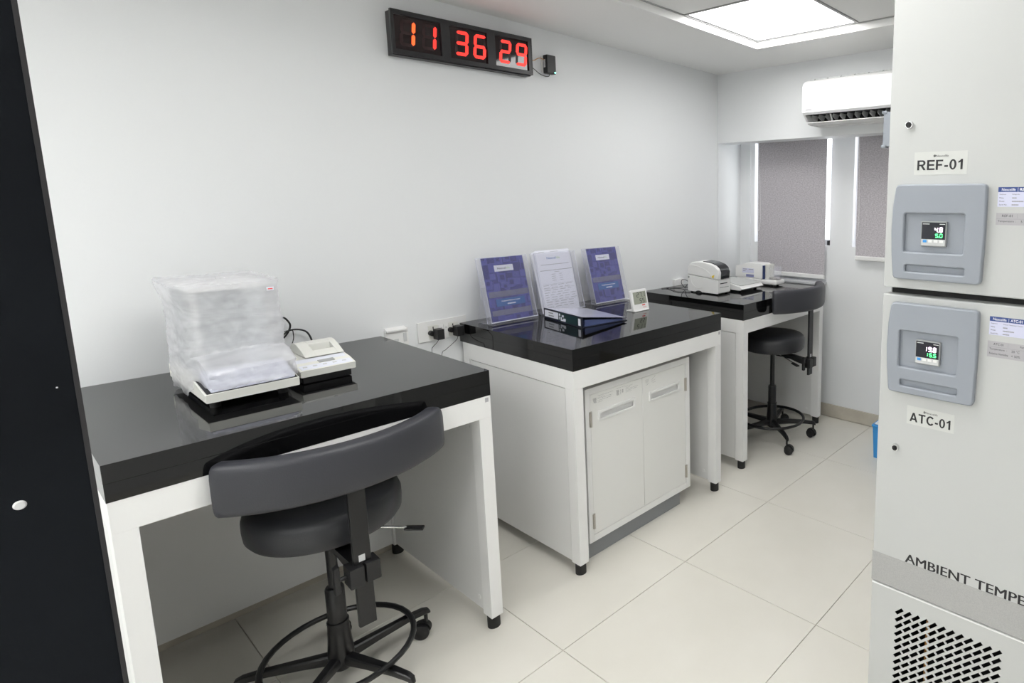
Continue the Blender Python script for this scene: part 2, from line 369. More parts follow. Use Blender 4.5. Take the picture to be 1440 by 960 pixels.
# ceiling: plaster border and a raised tiled tray
cl = struct('ceiling', B().box(0, .602, YB, YW, HC, 2.40).box(3.002, XR, YB, YW, HC, 2.40).box(.602, 3.002, 3.0823, YW, HC, 2.40).box(.602, 3.002, YB, .682, HC, 2.40).box(.602, 3.002, .682, 3.0823, HT+.012, 2.40), ceil_m)
lights = {(0, 3), (2, 1), (1, 0)}
tme = B().box(-.294, .294, -.294, .294, 0, .010, .001, 1).mesh('ceiling_tile', None, False); tme.materials.append(ctile_m)
for i in range(4):
    for j in range(4):
        cx, cy = .602+.3+.6*i, .6823+.3+.6*j
        if (i, j) in lights: continue
        o = bpy.data.objects.new('ceiling_tile', tme); col.objects.link(o); o.location = (cx, cy, HT+.0005); o.parent = cl
for i in range(5):
    x = min(max(.602+.6*i, .606), 2.998)
    struct('grid_bar', bx(x-.004, x+.004, .6823, 3.0823, HT-.004, HT+.0004), tbar_m, parent=cl)
    y = min(max(.6823+.6*i, .686), 3.0783)
    struct('grid_bar', bx(.611, 2.993, y-.004, y+.004, HT-.0038, HT+.0004), tbar_m, parent=cl)
LL = {(0, 3): 'square white lit ceiling panel in the far corner of the tray, beside the window beam', (2, 1): 'square lit ceiling panel in front of the refrigerator, out of view',
      (1, 0): 'square lit ceiling panel nearest the glass partition inside the tray, out of view'}
def ceiling_light(cx, cy, z, lab, m=None):
    t = thing('ceiling_light', (cx, cy, z), lab, 'ceiling light', 'square ceiling light panels')
    part('frame', B().box(cx-.294, cx+.294, cy-.294, cy-.283, z, z+.012).box(cx-.294, cx+.294, cy+.283, cy+.294, z, z+.012).box(cx-.294, cx-.283, cy-.283, cy+.283, z, z+.012).box(cx+.283, cx+.294, cy-.283, cy+.283, z, z+.012), mat('lamp_frame', (.30, .30, .31), .5), t)
    part('diffuser', bx(cx-.283, cx+.283, cy-.283, cy+.283, z+.002, z+.011), m or lampm, t)
for (i, j) in sorted(lights): ceiling_light(.602+.3+.6*i, .6823+.3+.6*j, HT+.0004, LL[(i, j)])
for cx, cy, lb in ((.9, -.5, 'beyond the glass partition, nearest it on the left'), (2.3, -.5, 'in the corridor just behind the camera'), (.9, -1.7, 'at the back of the corridor on the left'), (2.3, -1.7, 'at the back of the corridor on the right')):
    ceiling_light(cx, cy, HC-.013, 'added unseen square fill panel '+lb, mat('corridor_fill', (.9, .9, .9), .5, emit=((1, .995, .98), LAMP*1.5)))  # fill lamps made up to brighten surfaces facing the doorway

# dark doorway lining close to the camera
d1 = struct('door_1', B().box(2.034, 2.084, .11, .3255, 0, 2.10).box(2.95, 3.0, .11, .3255, 0, 2.10).box(2.034, 3.0, .11, .3255, 2.10, 2.15), dark_m)
struct('edge_strip', bx(2.0825, 2.0846, .3245, .3265, 0, 2.10), darke_m, parent=d1)
struct('screw_cap', B().cyl((2.084, .3, 1.309), (2.0850, .3, 1.309), .0024, .0018), white_m, parent=d1, label='tiny white plug in the dark door frame')
struct('screw_cap', B().cyl((2.084, .3185, 1.365), (2.0844, .3185, 1.365), .0004), white_m, parent=d1)

# ------------------------------------------------------------------ benches
def bench(y0, y1, D, x0, label):
    t = thing('bench_table', ((x0+D)/2, (y0+y1)/2, 0), label, 'table', 'white framed benches with black granite tops')
    zs = H-T
    part('granite_top', B().box(x0, D, y0, y1, zs+T*.5, H, .0012).box(x0+.0002, D-.0002, y0+.0002, y1-.0002, zs, zs+T*.5, .0006), granite_m, t)
    L = .043; ap = .072
    for (xa, xb) in ((D-.052, D-.001), (x0+.02, x0+.065)):
        for (ya, yb) in ((y0+.001, y0+L), (y1-L, y1-.001)): part('leg', bx(xa, xb, ya, yb, .045, zs-ap, bev=.0008), frame_m, t)
    part('apron', B().box(D-.052, D-.001, y0+.001, y1-.001, zs-ap, zs, .0008).box(x0+.02, x0+.065, y0+.001, y1-.001, zs-ap, zs, .0008)
         .box(x0+.065, D-.052, y0+.001, y0+L, zs-ap, zs, .001).box(x0+.065, D-.052, y1-L, y1-.001, zs-ap, zs, .001), frame_m, t)
    for (ya, yb, s) in ((y0+.003, y0+.036, 1), (y1-.036, y1-.003, -1)):
        part('side_panel', bx(x0+.067, D-.0555, ya, yb, .050, zs-ap-.0028, bev=.001), panel_m, t)
    part('back_panel', bx(x0+.035, x0+.055, y0+L+.001, y1-L-.001, .050, zs-ap, bev=.001), panel_m, t)
    for xx in (D-.0265, x0+.0425):
        for yy in (y0+.022, y1-.022):
            fo = B().cyl((xx, yy, 0), (xx, yy, .040), .021); fo.cyl((xx, yy, .040), (xx, yy, .0455), .008)
            part('foot', fo, rub_m, t)
    for zz in (.09, zs-ap-.04):
        for yy, s in ((y0+.036, 1), (y1-.036, -1)): part('screw_cap', B().cyl((D-.085, yy, zz), (D-.085, yy+s*.002, zz), .009), frame_m, t)
    part('asset_sticker', bx(D-.001, D-.0006, y1-.020, y1-.008, zs-.020, zs-.006), greylab_m, t, label='tiny grey sticker at the end of the apron')
    return t
A0, A1, AD = .4342, 1.3086, .7868
B0, B1, BD = 1.6341, 2.5193, .7925
C0, C1, CD = 2.7592, 3.6283, .7534
bench(A0, A1, AD, .004, 'nearest white framed bench with black granite top carrying the plastic-covered balance')
bench(B0, B1, BD, .004, 'middle bench with black granite top carrying brochure holders over a white cabinet')
bench(C0, C1, CD, .010, 'farthest bench with black granite top by the window carrying the label printer')

# ------------------------------------------------------------------ cabinet under the middle bench
def cabinet():
    x1 = .745; ya, yb, za, zb = 1.722, 2.337, .078, .722
    t = thing('cabinet', (.5, 2.03, 0), 'white two-door steel cabinet on a grey plinth standing beneath the middle bench', 'cabinet')
    b = B().box(.25, x1-.022, ya, yb, za, zb, .001)
    b.box(x1-.022, x1, ya, ya+.024, za, zb, .001).box(x1-.022, x1, yb-.028, yb, za, zb, .001)
    b.box(x1-.022, x1, ya+.024, yb-.028, za, za+.029, .001).box(x1-.022, x1, ya+.024, yb-.028, zb-.026, zb, .001)
    part('body', b, frame_m, t)
    part('plinth', bx(.27, .722, ya+.004, 2.285, .001, za), plinth_m, t)
    dy = ((ya+.0255, 2.0305), (2.0325, yb-.0295)); dz = (za+.0305, zb-.0275)
    for k, (p, q) in enumerate(dy):
        hy0, hy1 = ((1.784, 1.988), (2.070, 2.270))[k]; hz0, hz1 = .578, .622
        me = plate([(p, dz[0]), (q, dz[0]), (q, dz[1]), (p, dz[1])], [[(hy0+.006, hz0+.004), (hy1-.006, hz0+.004), (hy1-.006, hz1-.006), (hy0+.006, hz1-.006)]], (x1-.020, 0, 0), Y, Z, .018, .0006, ORG[t])
        d = part('door', me, mat('cabinet_door', (.85, .85, .825), .45), t)
        hm = plate(rrect(hy0, hy1, hz0, hz1, .004), [rrect(hy0+.010, hy1-.010, hz0+.008, hz1-.011, .003)], (x1-.003, 0, 0), Y, Z, .006, .0012, ORG[t])
        part('handle', hm, white_m, d)
        part('handle_recess', B().box(x1-.012, x1-.010, hy0+.007, hy1-.007, hz0+.005, hz1-.007), white_m, d)
        hy = p-.001 if k == 0 else q+.001
        for hz in (.565, .135): part('hinge', B().cyl((x1+.003, hy, hz), (x1+.003, hy, hz+.062), .0042, seg=10).box(x1-.001, x1+.001, hy-.007, hy+.007, hz, hz+.062), steel_m, d, label='steel butt hinge')
        pr = B(); rr = random.Random(k+3)
        if k == 0:
            pr.box(x1-.002, x1-.0014, 1.762, 1.779, .655, .676)
            for z_, a, c in ((.680, 1.785, 1.868), (.673, 1.785, 1.822), (.668, 1.785, 1.862), (.661, 1.785, 1.858), (.6545, 1.785, 1.812)): pr.box(x1-.002, x1-.0014, a, c, z_, z_+.0016)
            pr.box(x1-.002, x1-.0014, 1.885, 1.899, .655, .678).box(x1-.002, x1-.0014, 1.906, 1.909, .655, .676).box(x1-.002, x1-.0014, 1.915, 1.922, .660, .674)
            for z_, a, c in ((.684, 1.885, 1.935), (.680, 1.935, 1.975), (.674, 1.935, 1.960), (.668, 1.935, 2.005), (.662, 1.935, 2.0), (.656, 1.935, 1.97)): pr.box(x1-.002, x1-.0014, a, c, z_, z_+.0014)
        else:
            for a in (2.052, 2.056, 2.061, 2.066): pr.box(x1-.002, x1-.0014, a, a+.0022, .667, .681)
            for z_, a, c in ((.661, 2.052, 2.074), (.656, 2.052, 2.066), (.668, 2.088, 2.112), (.663, 2.088, 2.100), (.658, 2.092, 2.114)): pr.box(x1-.002, x1-.0014, a, c, z_, z_+.0014)
            pr.obox(V((x1-.002, 2.088, .671)), V((.0006, 0, 0)), V((0, .026, .016)), V((0, -.001, .0012)))
        part('printed_note', pr, mat('note_ink', (.16, .16, .18), .6), d, label='small faint grey printed notes along the door top')
cabinet()

# ------------------------------------------------------------------ stools
def stool(c, lift, post_lift, phi, leg0, label, lever):
    cx, cy = c; t = thing('lab_stool', (cx, cy, 0), label, 'stool', 'swivel stools with curved backrests')
    cs, sn = math.cos(phi), math.sin(phi)
    W = lambda x, y, z: V((cx+x*cs-y*sn, cy+x*sn+y*cs, z))
    # base
    hub = B().lathe([(.001, .070), (.026, .070), (.034, .082), (.034, .118), (.030, .165), (.0275, .215), (.001, .215)], (cx, cy, 0), 24)
    part('hub', hub, blkm_m, t)
    part('column', B().lathe([(.001, .216), (.0285, .216), (.0285, .222), (.0245, .224), (.0245, .325), (.022, .330), (.014, .331), (.014, .512+lift), (.001, .512+lift)], (cx, cy, 0), 24), blkm_m, t)
    ring = [(cx+.193*math.cos(a*PI/18), cy+.193*math.sin(a*PI/18), .128) for a in range(36)]
    part('foot_ring', B().tube(ring, .0085, 10, True, 1), blkm_m, t)
    for i in range(5):
        a = leg0+i*2*PI/5; d = V((math.cos(a), math.sin(a), 0)); s = V((-math.sin(a), math.cos(a), 0)); o = V((cx, cy, 0))
        rs = []
        for r, zc, hw, hh in ((.028, .101, .016, .018), (.10, .102, .0145, .014), (.195, .101, .0125, .0115), (.245, .096, .011, .011), (.262, .090, .009, .010), (.268, .084, .005, .005)):
            rs.append([o+d*r+s*(hw*math.copysign(abs(math.cos(q))**.6, math.cos(q)))+Z*(zc+hh*math.copysign(abs(math.sin(q))**.6, math.sin(q))) for q in [j*PI/6 for j in range(12)]])
        part('leg', B().rings(rs), blkm_m, t)
        sw = a+(.9, 2.4, -1.3, .4, 1.9)[i]; e = V((math.cos(sw), math.sin(sw), 0)); f = V((-math.sin(sw), math.cos(sw), 0)); wc = o+d*.254+e*.014+Z*.0255
        cb = B().cyl(o+d*.254+Z*.055, o+d*.254+Z*.087, .006, seg=10)
        hood = [wc+e*(.028*math.cos(q))+Z*(.028*math.sin(q)+.004) for q in [j*PI/8 for j in range(0, 9)]]
        hd = [[p+f*.009 for p in hood], [p-f*.009 for p in hood]]; cb.rings(hd)
        ca = part('caster', cb, blk_m, t)
        for sg in (-1, 1):
            part('wheel', B().rings([[wc+f*(sg*q0)+(e*math.cos(k*PI/10)+Z*math.sin(k*PI/10))*q1 for k in range(20)] for q0, q1 in ((.0095, .022), (.011, .0255), (.019, .0255), (.0215, .021))]), blk_m, ca)
    z = lift
    prof = [(.001, .533+z), (.165, .533+z), (.181, .538+z), (.189, .550+z), (.191, .572+z), (.1905, .598+z), (.186, .612+z), (.175, .621+z), (.14, .6255+z), (.001, .627+z)]
    part('seat', B().lathe(prof, (cx, cy, 0), 64), leather2_m, t)
    pl = B().obox(W(-.06, -.05, .512+z), W(.06, -.05, .512+z)-W(-.06, -.05, .512+z), W(-.06, .05, .512+z)-W(-.06, -.05, .512+z), Z*.020, .002)
    part('seat_plate', pl, blkm_m, t)
    # arm to the clamp
    R = .258
    arm = B()
    rs = []
    for x, zc, hw, hh in ((.04, .505, .026, .007), (.14, .503, .024, .009), (.19, .494, .020, .014), (.232, .489, .017, .017)):
        rs.append([W(x, sy*hw, zc+sz*hh+z) for sy, sz in ((-1, -1), (1, -1), (1, 1), (-1, 1))])
    arm.rings(rs); part('back_arm', arm, blkm_m, t)
    q0 = W(R-.026, -.037, .462+z); cb = B().obox(q0, W(R+.024, -.037, .462+z)-q0, W(R-.026, -.002, .462+z)-q0, Z*.054, .003)
    q0 = W(R-.026, .001, .464+z); cb.obox(q0, W(R+.024, .001, .464+z)-q0, W(R-.026, .036, .464+z)-q0, Z*.054, .003)
    part('clamp', cb, blk_m, t)
    kb = B().cyl(W(R-.005, -.037, .489+z), W(R-.005, -.052, .489+z), .006, seg=12)
    kb.obox(W(R-.014, -.066, .452+z), W(R+.004, -.066, .452+z)-W(R-.014, -.066, .452+z), W(R-.014, -.052, .456+z)-W(R-.014, -.066, .452+z), V((0, 0, .074)), .003)
    part('clamp_knob', kb, blk_m, t)
    pz = post_lift; q0 = W(R-.006, -.021, .338+pz)
    part('back_post', B().obox(q0, W(R+.007, -.021, .338+pz)-q0, W(R-.006, .021, .338+pz)-q0, Z*.43, .003), blkm_m, t)
    part('post_sticker', B().obox(W(R+.0072, -.009, .522+z), W(R+.0078, -.009, .522+z)-W(R+.0072, -.009, .522+z), W(R+.0072, .006, .522+z)-W(R+.0072, -.009, .522+z), Z*.018), lgrey_m, t, label='small pale sticker on the post')
    # backrest pad
    ra, ha = .355, math.radians(43.5); xc = R+.008-ra; rs = []; n = 30
    for i in range(-2, n+3):
        tt = min(max(i/n, 0), 1); a = -ha+2*ha*tt; e = 1.0; da = 0
        if i < 0: e = (.93, .72)[-i-1]; a -= (.012, .020)[-i-1]
        if i > n: e = (.93, .72)[i-n-1]; a += (.012, .020)[i-n-1]
        rg = []
        for j in range(24):
            q = j*2*PI/24; c_, s_ = math.cos(q), math.sin(q)
            px = .028*e*math.copysign(abs(c_)**.55, c_); pzz = .065*(e*.4+.6)*math.copysign(abs(s_)**.45, s_)
            r = ra+px+(.004 if s_ < 0 else -.004)*0
            rg.append(W(xc+r*math.cos(a), r*math.sin(a), .785+pz+pzz))
        rs.append(rg)
    part('backrest', B().rings(rs), leather_m, t)
    # height lever
    a = lever; z = lift-.020; dv = V((math.cos(a), math.sin(a), 0)); sd = V((-math.sin(a), math.cos(a), 0)); p0 = V((cx, cy, .520+z))
    lv = part('lever', B().cyl(p0+dv*.05+Z*.012, p0+dv*.205-Z*.010, .0035, seg=10), chrome_m, t, label='thin chrome height lever')
    part('lever_grip', B().obox(p0+dv*.200-sd*.011-Z*.016, dv*.052-Z*.006, sd*.022, Z*.007, .002), blk_m, lv, label='flat black lever paddle')
stool((.640, .868), 0, 0, math.radians(-2.5), math.radians(20.6), 'nearest dark grey swivel stool with its curved backrest against the covered-balance bench', math.radians(50))
stool((.628, 3.235), .03, .108, math.radians(-1), math.radians(-37), 'far dark grey swivel stool with raised curved backrest tucked under the window-side bench', math.radians(-22))

# ------------------------------------------------------------------ the tall chamber
def chamber():
    yf = 1.55; xl = 2.011; xr = 2.75
    t = thing('lab_refrigerator', (2.38, 1.9, 0), 'tall off-white two-door laboratory refrigerator and temperature chamber with grey control panels', 'refrigerator')
    part('body', B().box(xl+.002, xr, yf+.041, 2.25, .548, 1.985, .003).box(xl+.002, xr, 1.95, 2.25, .03, .5475, .003).box(xl+.002, xl+.006, yf+.003, 1.95, .03, .5475).box(xr-.004, xr, yf+.003, 1.95, .03, .5475).box(xl+.002, xr, yf+.003, 1.95, .03, .034), fridge_m, t)
    for xx in (xl+.06, xr-.06):
        for yy in (1.62, 2.18): part('foot', B().cyl((xx, yy, 0), (xx, yy, .031), .022), rub_m, t)
    part('gasket', bx(xl+.010, xr-.008, yf+.030, yf+.0415, .56, 1.975), rub_m, t, label='black door gasket showing in the gap between the doors')
    up_ = part('door', bx(xl, xr, yf, yf+.036, 1.264, 1.985, bev=.004), fridge_m, t, label='upper door marked REF-01')
    lo = part('door', bx(xl, xr, yf, yf+.036, .551, 1.249, bev=.004), fridge_m, t, label='lower door marked ATC-01')
    part('shade_liner', B().box(xl+.0065, xl+.008, yf+.006, 1.948, .035, .546).box(xr-.008, xr-.0045, yf+.006, 1.948, .035, .546).box(xl+.008, xr-.008, yf+.006, 1.948, .0345, .036).box(xl+.008, xr-.008, 1.946, 1.9495, .036, .546), bin_in, t, label='added dark sheets giving the shade behind the slots')  # near-black sheets stand in for the shade inside the base
    # base grille with slanted slots
    holes = []; hl, hw = .01125, .0040; ca = math.sqrt(.5)
    for i in range(12):
        for j in range(22):
            cx, cz = 2.0822+i*.0197, .4945-j*.0187
            holes.append([(cx+(sa*hl*ca-sb*hw*ca), cz+(sa*hl*ca+sb*hw*ca)) for sa, sb in ((-1, -1), (1, -1), (1, 1), (-1, 1))])
    gr = part('grille_panel', plate([(xl+.001, .03), (xr, .03), (xr, .5460), (xl+.001, .5460)], holes, (0, yf+.0025, 0), X, Z, .0015, 0, ORG[t]), fridge_m, t, label='lower panel pierced with rows of slanted slots')
    part('panel_lip', bx(xl+.001, xr, yf, yf+.012, .5425, .5468, bev=.0012), white_m, gr)
    part('compressor', B().lathe([(.001, .10), (.08, .10), (.10, .13), (.10, .26), (.07, .32), (.001, .33)], (2.38, 1.80, 0), 24), blk_m, t, label='dark compressor behind the slots')
    part('copper_pipe', B().tube([(2.12, 1.66, .10), (2.12, 1.66, .45), (2.16, 1.68, .47), (2.2, 1.75, .40), (2.3, 1.8, .30)], .005), copper_m, t)
    part('side_latch', B().box(1.982, 2.0105, 1.585, 1.60, 1.574, 1.648, .002).box(1.979, 1.990, 1.583, 1.602, 1.571, 1.577, .001).box(1.979, 1.990, 1.583, 1.602, 1.645, 1.651, .001), abs_m, up_, label='blue-grey bracket on the left side')
    part('band', bx(xl, xr, yf-.0008, yf, .5515, .6260), strip_m, lo, label='silver-grey band along the door foot')
    for dx_ in (0, .0007, .0014): text('AMBIENT TEMPERATURE CHAMBER', (2.090+dx_, yf, .6265), X, Z, .5535, .0218, ink_m, lo, depth=.0003+dx_*.05)
    for (dr, dz, tag1, val, sub, lk, lab) in ((up_, 0, 'REF-01', ('4', '8'), '50', 1.612, 1.508), (lo, -.2545, 'ATC-01', ('19', '8'), '155', .898, .960)):
        oc = [(2.0385, 1.4870), (2.2205, 1.4875), (2.2225, 1.40), (2.2205, 1.2880), (2.0395, 1.2870), (2.033, 1.33), (2.0305, 1.39), (2.033, 1.44)]
        # smooth outline
        ol = []
        base = [(2.0305, 1.39), (2.0325, 1.345), (2.0375, 1.292), (2.041, 1.2875), (2.047, 1.2865), (2.213, 1.2870), (2.219, 1.289), (2.2215, 1.295), (2.2235, 1.39), (2.2225, 1.48), (2.220, 1.486), (2.214, 1.4885), (2.047, 1.4885), (2.041, 1.487), (2.037, 1.481), (2.032, 1.44)]
        ol = [(a, b+dz) for a, b in base]
        cp = part('control_panel', bx(2.045, 2.212, yf-.006, yf-.001, 1.293+dz, 1.482+dz), abs_m, dr, label='moulded blue-grey control panel cover')
        me = plate(ol, [rrect(2.059, 2.184, 1.346+dz, 1.428+dz, .004), rrect(2.064, 2.188, 1.3035+dz, 1.318+dz, .003)], (0, yf, 0), X, Z, .0125, .003, ORG[t])
        part('panel_cover', me, abs_m, dr)
        for sx, sz in ((2.047, 1.480), (2.209, 1.481), (2.046, 1.2945), (2.208, 1.2955)): part('screw', B().cyl((sx, yf-.0120, sz+dz), (sx, yf-.0136, sz+dz), .0033, seg=12), bin_in, dr)
        # controller
        x0, x1, z0, z1 = 2.097, 2.148, 1.361+dz, 1.411+dz; y0 = yf-.015
        part('controller', bx(x0-.001, x1+.001, y0, yf-.006, z0-.001, z1+.001, bev=.0015), grey_m, dr)
        part('display', bx(x0+.001, x1-.001, y0-.0008, y0, z0+.014, z1-.001), mat('display_black', (.012, .012, .02), .12), dr, label='black digital display')
        part('key_strip', bx(x0+.001, x1-.001, y0-.0007, y0, z0+.001, z0+.0138), lgrey_m, dr)
        for q in range(4): part('key', bx(x0+.0045+q*.0115, x0+.0125+q*.0115, y0-.0018, y0-.0007, z0+.007, z0+.0125, bev=.0007), blue_m if q == 0 else white_m, dr)
        b = B()
        s1 = val[0]+val[1]
        for q, ch in enumerate(s1): seven(b, ch, (x1-.0065-.0098*(len(s1)-q)+.0025, y0, z0+.0285), X, Z, -Y, .0072, .0108, .0019, .0009, .0012, .05)
        b.box(x1-.0161, x1-.0149, y0-.0012, y0-.0009, z0+.0285, z0+.0298)
        part('reading', b, wd_m, dr, label='white glowing temperature digits')
        b = B()
        for q, ch in enumerate(sub): seven(b, ch, (x1-.0065-.0088*(len(sub)-q)+.0025, y0, z0+.0175), X, Z, -Y, .0066, .0086, .0017, .0009, .0012, .05)
        b.box(x1-.0146, x1-.0135, y0-.0012, y0-.0009, z0+.0175, z0+.0187)
        part('reading', b, gd_m, dr, label='green glowing set-point digits')
        part('maker_mark', B().box(x0+.003, x0+.017, y0-.0010, y0-.0009, z1-.0052, z1-.0035).box(x1-.013, x1-.002, y0-.0010, y0-.0009, z1-.0050, z1-.0038), lgrey_m, dr)
        # lock
        part('lock', B().cyl((2.057, yf, lk), (2.057, yf-.008, lk), .0085, .0075, 20), chrome_m, dr)
        part('keyhole', B().cyl((2.057, yf-.0081, lk), (2.057, yf-.0092, lk), .0060, seg=16).box(2.0562, 2.0578, yf-.0105, yf-.0092, lk-.004, lk+.004), blk_m, dr)
        # big id label
        w0, w1 = (2.070, 2.179) if dz == 0 else (2.079, 2.183)
        hl_ = .047 if dz == 0 else .042
        part('id_label', bx(w0, w1, yf-.0004, yf, lab, lab+hl_), film_m, dr, label='clear label marked '+tag1)
        block_text(tag1, (w0+.0068, yf, lab+(.0098 if dz == 0 else .0068)), .0945 if dz == 0 else .0905, .0205, ink_m, dr)
        lx = 2.110 if dz == 0 else 2.116
        part('logo', B().tube([V((lx+.0025+.0021*math.cos(a), yf-.0005, lab+hl_-.0086+.0021*math.sin(a))) for a in [i*PI/8 for i in range(16)]], .0004, 6, True, 1).box(lx+.0014, lx+.0022, yf-.0008, yf-.0004, lab+hl_-.010, lab+hl_-.0072).box(lx+.0028, lx+.0036, yf-.0008, yf-.0004, lab+hl_-.010, lab+hl_-.0072), ink_m, dr)
        text('Nexcelife', (lx+.0056, yf, lab+hl_-.011), X, Z, .0255, .0044, ink_m, dr, depth=.0007)
        # data labels
        za, zb = (1.4435, 1.4815) if dz == 0 else (1.187, 1.2245)
        xa = 2.2405
        part('data_label', bx(xa, xa+.105, yf-.0004, yf, za, zb), lilac_m, dr, label='pale data label with navy header')
        part('label_header', bx(xa, xa+.105, yf-.0006, yf-.0004, zb-.0095, zb), navy_m, dr)
        text('Nexcelife', (xa+.0065, yf, zb-.0075), X, Z, .025, .0055, paper_m, dr, bold=.01, depth=.0008)
        part('header_rule', bx(xa+.0355, xa+.036, yf-.0008, yf-.0006, zb-.009, zb-.001), paper_m, dr)
        text(tag1, (xa+.039, yf, zb-.0075), X, Z, .022, .0055, paper_m, dr, bold=.02, depth=.0008)
        for q, (p1, p2) in enumerate((('Equipment', 'Refrigerator' if dz == 0 else 'Ambient Temperature Chamber'), ('Make', ''), ('Model', ''), ('Serial No.', ''))):
            text(p1, (xa+.003, yf, zb-.0155-q*.0066), X, Z, None, .0026, ink_m, dr, depth=.0006)
            if p2: text(p2, (xa+.026, yf, zb-.0155-q*.0066), X, Z, None, .0026, ink_m, dr, depth=.0006)
            else:
                pl = B()
                for k in range((0, 4, 10, 6)[q]): pl.box(xa+.026+.0021*k, xa+.0276+.0021*k, yf-.0007, yf-.0004, zb-.0155-q*.0066, zb-.0133-q*.0066)
                part('faded_print', pl, inkg_m, dr)
        zc, zd = (1.408, 1.4315) if dz == 0 else (1.141, 1.174)
        part('range_label', bx(xa-.001, xa+.11, yf-.0004, yf, zc, zd), greylab_m, dr, label='grey range label')
        part('label_rule', B().box(xa-.001, xa+.11, yf-.0006, yf-.0004, zd-.0118, zd-.0114).box(xa+.0375, xa+.0379, yf-.0006, yf-.0004, zd-.010, zd-.002), inkg_m, dr)
        text(tag1, (xa+.010, yf, zd-.0078), X, Z, .019, .0046, ink_m, dr, depth=.0006)
        text('Range', (xa+.060, yf, zd-.0078), X, Z, None, .0046, ink_m, dr, depth=.0006)
        text('Temperature  :', (xa+.003, yf, zd-.0190), X, Z, .033, .0050, ink_m, dr, depth=.0006)
        text('5 \u00b0C' if dz == 0 else '20 \u00b0C', (xa+.0445, yf, zd-.0186), X, Z, None, .0048, ink_m, dr, depth=.0006)
        if dz:
            text('Relative Humidity', (xa+.003, yf, zd-.0285), X, Z, .036, .0052, ink_m, dr, depth=.0006)
            text('< 50%', (xa+.0445, yf, zd-.0280), X, Z, None, .0046, ink_m, dr, depth=.0006)
chamber()
bn = thing('waste_bin', (1.34, 3.45, 0), 'bright blue plastic bin with white liner on the floor behind the refrigerator', 'bin')
wl = []
def pyr(b, x0, x1, y0, y1, z0, z1, tp):
    return b.rings([[V((x0+tp, y0+tp, z0)), V((x1-tp, y0+tp, z0)), V((x1-tp, y1-tp, z0)), V((x0+tp, y1-tp, z0))], [V((x0, y0, z1)), V((x1, y0, z1)), V((x1, y1, z1)), V((x0, y1, z1))]])
part('bin_body', pyr(B(), 1.243, 1.44, 3.33, 3.56, .0, .185, .008), blue_m, bn)
part('rim', B().box(1.238, 1.446, 3.324, 3.566, .185, .197, .003), blue_m, bn)
part('liner', B().box(1.25, 1.434, 3.338, 3.556, .1972, .203, .002), bag_lin, bn, label='white liner folded over the rim')

# ------------------------------------------------------------------ wall clock
def clock():
    t = thing('wall_clock', (0, 1.732, 2.095), 'wide black digital wall clock showing 11 36 29 in red on the left wall', 'clock')
    al = math.radians(1.25); u = V((0, math.cos(al), math.sin(al))); v = V((0, -math.sin(al)*.0, 1)); n = X
    y0, W_ = 1.4205, .6225; O = V((0, y0, 2.0095)); Hh = .164
    R_ = lambda a, b, c, d: [(a, b), (c, b), (c, d), (a, d)]
    part('case', B().prism(R_(.004, -.004, W_-.004, Hh-.004), O, u, v, n, .001, .040), clk_m, t)
    wins = ((.012, .195), (.232, .398), (.437, .603))
    fr = plate(R_(0, 0, W_, Hh), [R_(a, .018, b, Hh-.018) for a, b in wins], O+n*.040, u, v, .011, .001, ORG[t])
    part('front_frame', fr, clk_m, t)
    part('border', B().prism(R_(.0, .0, W_, .0035), O, u, v, n, .051, .053).prism(R_(.0, Hh-.0035, W_, Hh), O, u, v, n, .051, .053).prism(R_(0, .0035, .0035, Hh-.0035), O, u, v, n, .051, .053).prism(R_(W_-.0035, .0035, W_, Hh-.0035), O, u, v, n, .051, .053), clk_m, t)
    for a, b in wins: part('window', B().prism(R_(a+.0005, .0185, b-.0005, Hh-.0185), O, u, v, n, .0405, .0445), clkglass_m, t, label='dark red display window')
    D = ((.030, '1'), (.115, '1'), (.252, '3'), (.333, '6'), (.455, '2'), (.537, '9'))
    for i, (a, ch) in enumerate(D):
        b = B(); seven(b, '8', O+u*a+v*.034, u, v, n, .058, .100, .012, .0446, .0449, .09); part('unlit_segments', b, seg0_m, t)
        b = B(); seven(b, ch, O+u*a+v*.034, u, v, n, .058, .100, .0135, .0450, .0456, .09); part('digit', b, amber_m if i == 0 else red_m, t, label='glowing red figure '+ch)
    for a in (.2115, .4175):
        for h_ in (.074, .108): part('colon_dot', B().cyl(O+u*a+v*h_+n*.051, O+u*a+v*h_+n*.0515, .0045, seg=14), bin_in, t)
    part('sticker', B().prism(R_(.011, .146, .039, .158), O, u, v, n, .051, .0515), lgrey_m, t, label='small silver maker sticker')
clock()
def wall_adapter():
    t = thing('power_adapter', (.0, 2.16, 2.09), 'black power adapter with green light on the wall right of the clock', 'adapter')
    part('socket_plate', bx(0, .006, 2.125, 2.175, 2.055, 2.13, bev=.001), white_m, t)
    part('housing', bx(.0065, .040, 2.133, 2.184, 2.050, 2.136, bev=.004), blk_m, t)
    part('spec_label', bx(.013, .026, 2.1324, 2.133, 2.078, 2.115), lgrey_m, t)
    part('indicator', B().cyl((.040, 2.177, 2.057), (.0413, 2.177, 2.057), .0038, seg=12), led_m, t, label='green indicator light')
    part('cable', B().tube([(.02, 2.158, 2.051), (.02, 2.155, 2.040), (.018, 2.135, 2.037), (.015, 2.105, 2.045), (.015, 2.075, 2.062), (.02, 2.040, 2.075)], .0017), blk_m, t)
    part('wire', B().tube([(.02, 2.1335, 2.112), (.012, 2.115, 2.118), (.010, 2.10, 2.113), (.012, 2.08, 2.102), (.02, 2.0425, 2.096)], .0016), copper_m, t, label='orange and white bare wires')
    part('cable', B().tube([(.02, 2.042, 2.150), (.022, 2.056, 2.145), (.022, 2.060, 2.132), (.02, 2.050, 2.125), (.02, 2.042, 2.122)], .0013), blk_m, t)
wall_adapter()

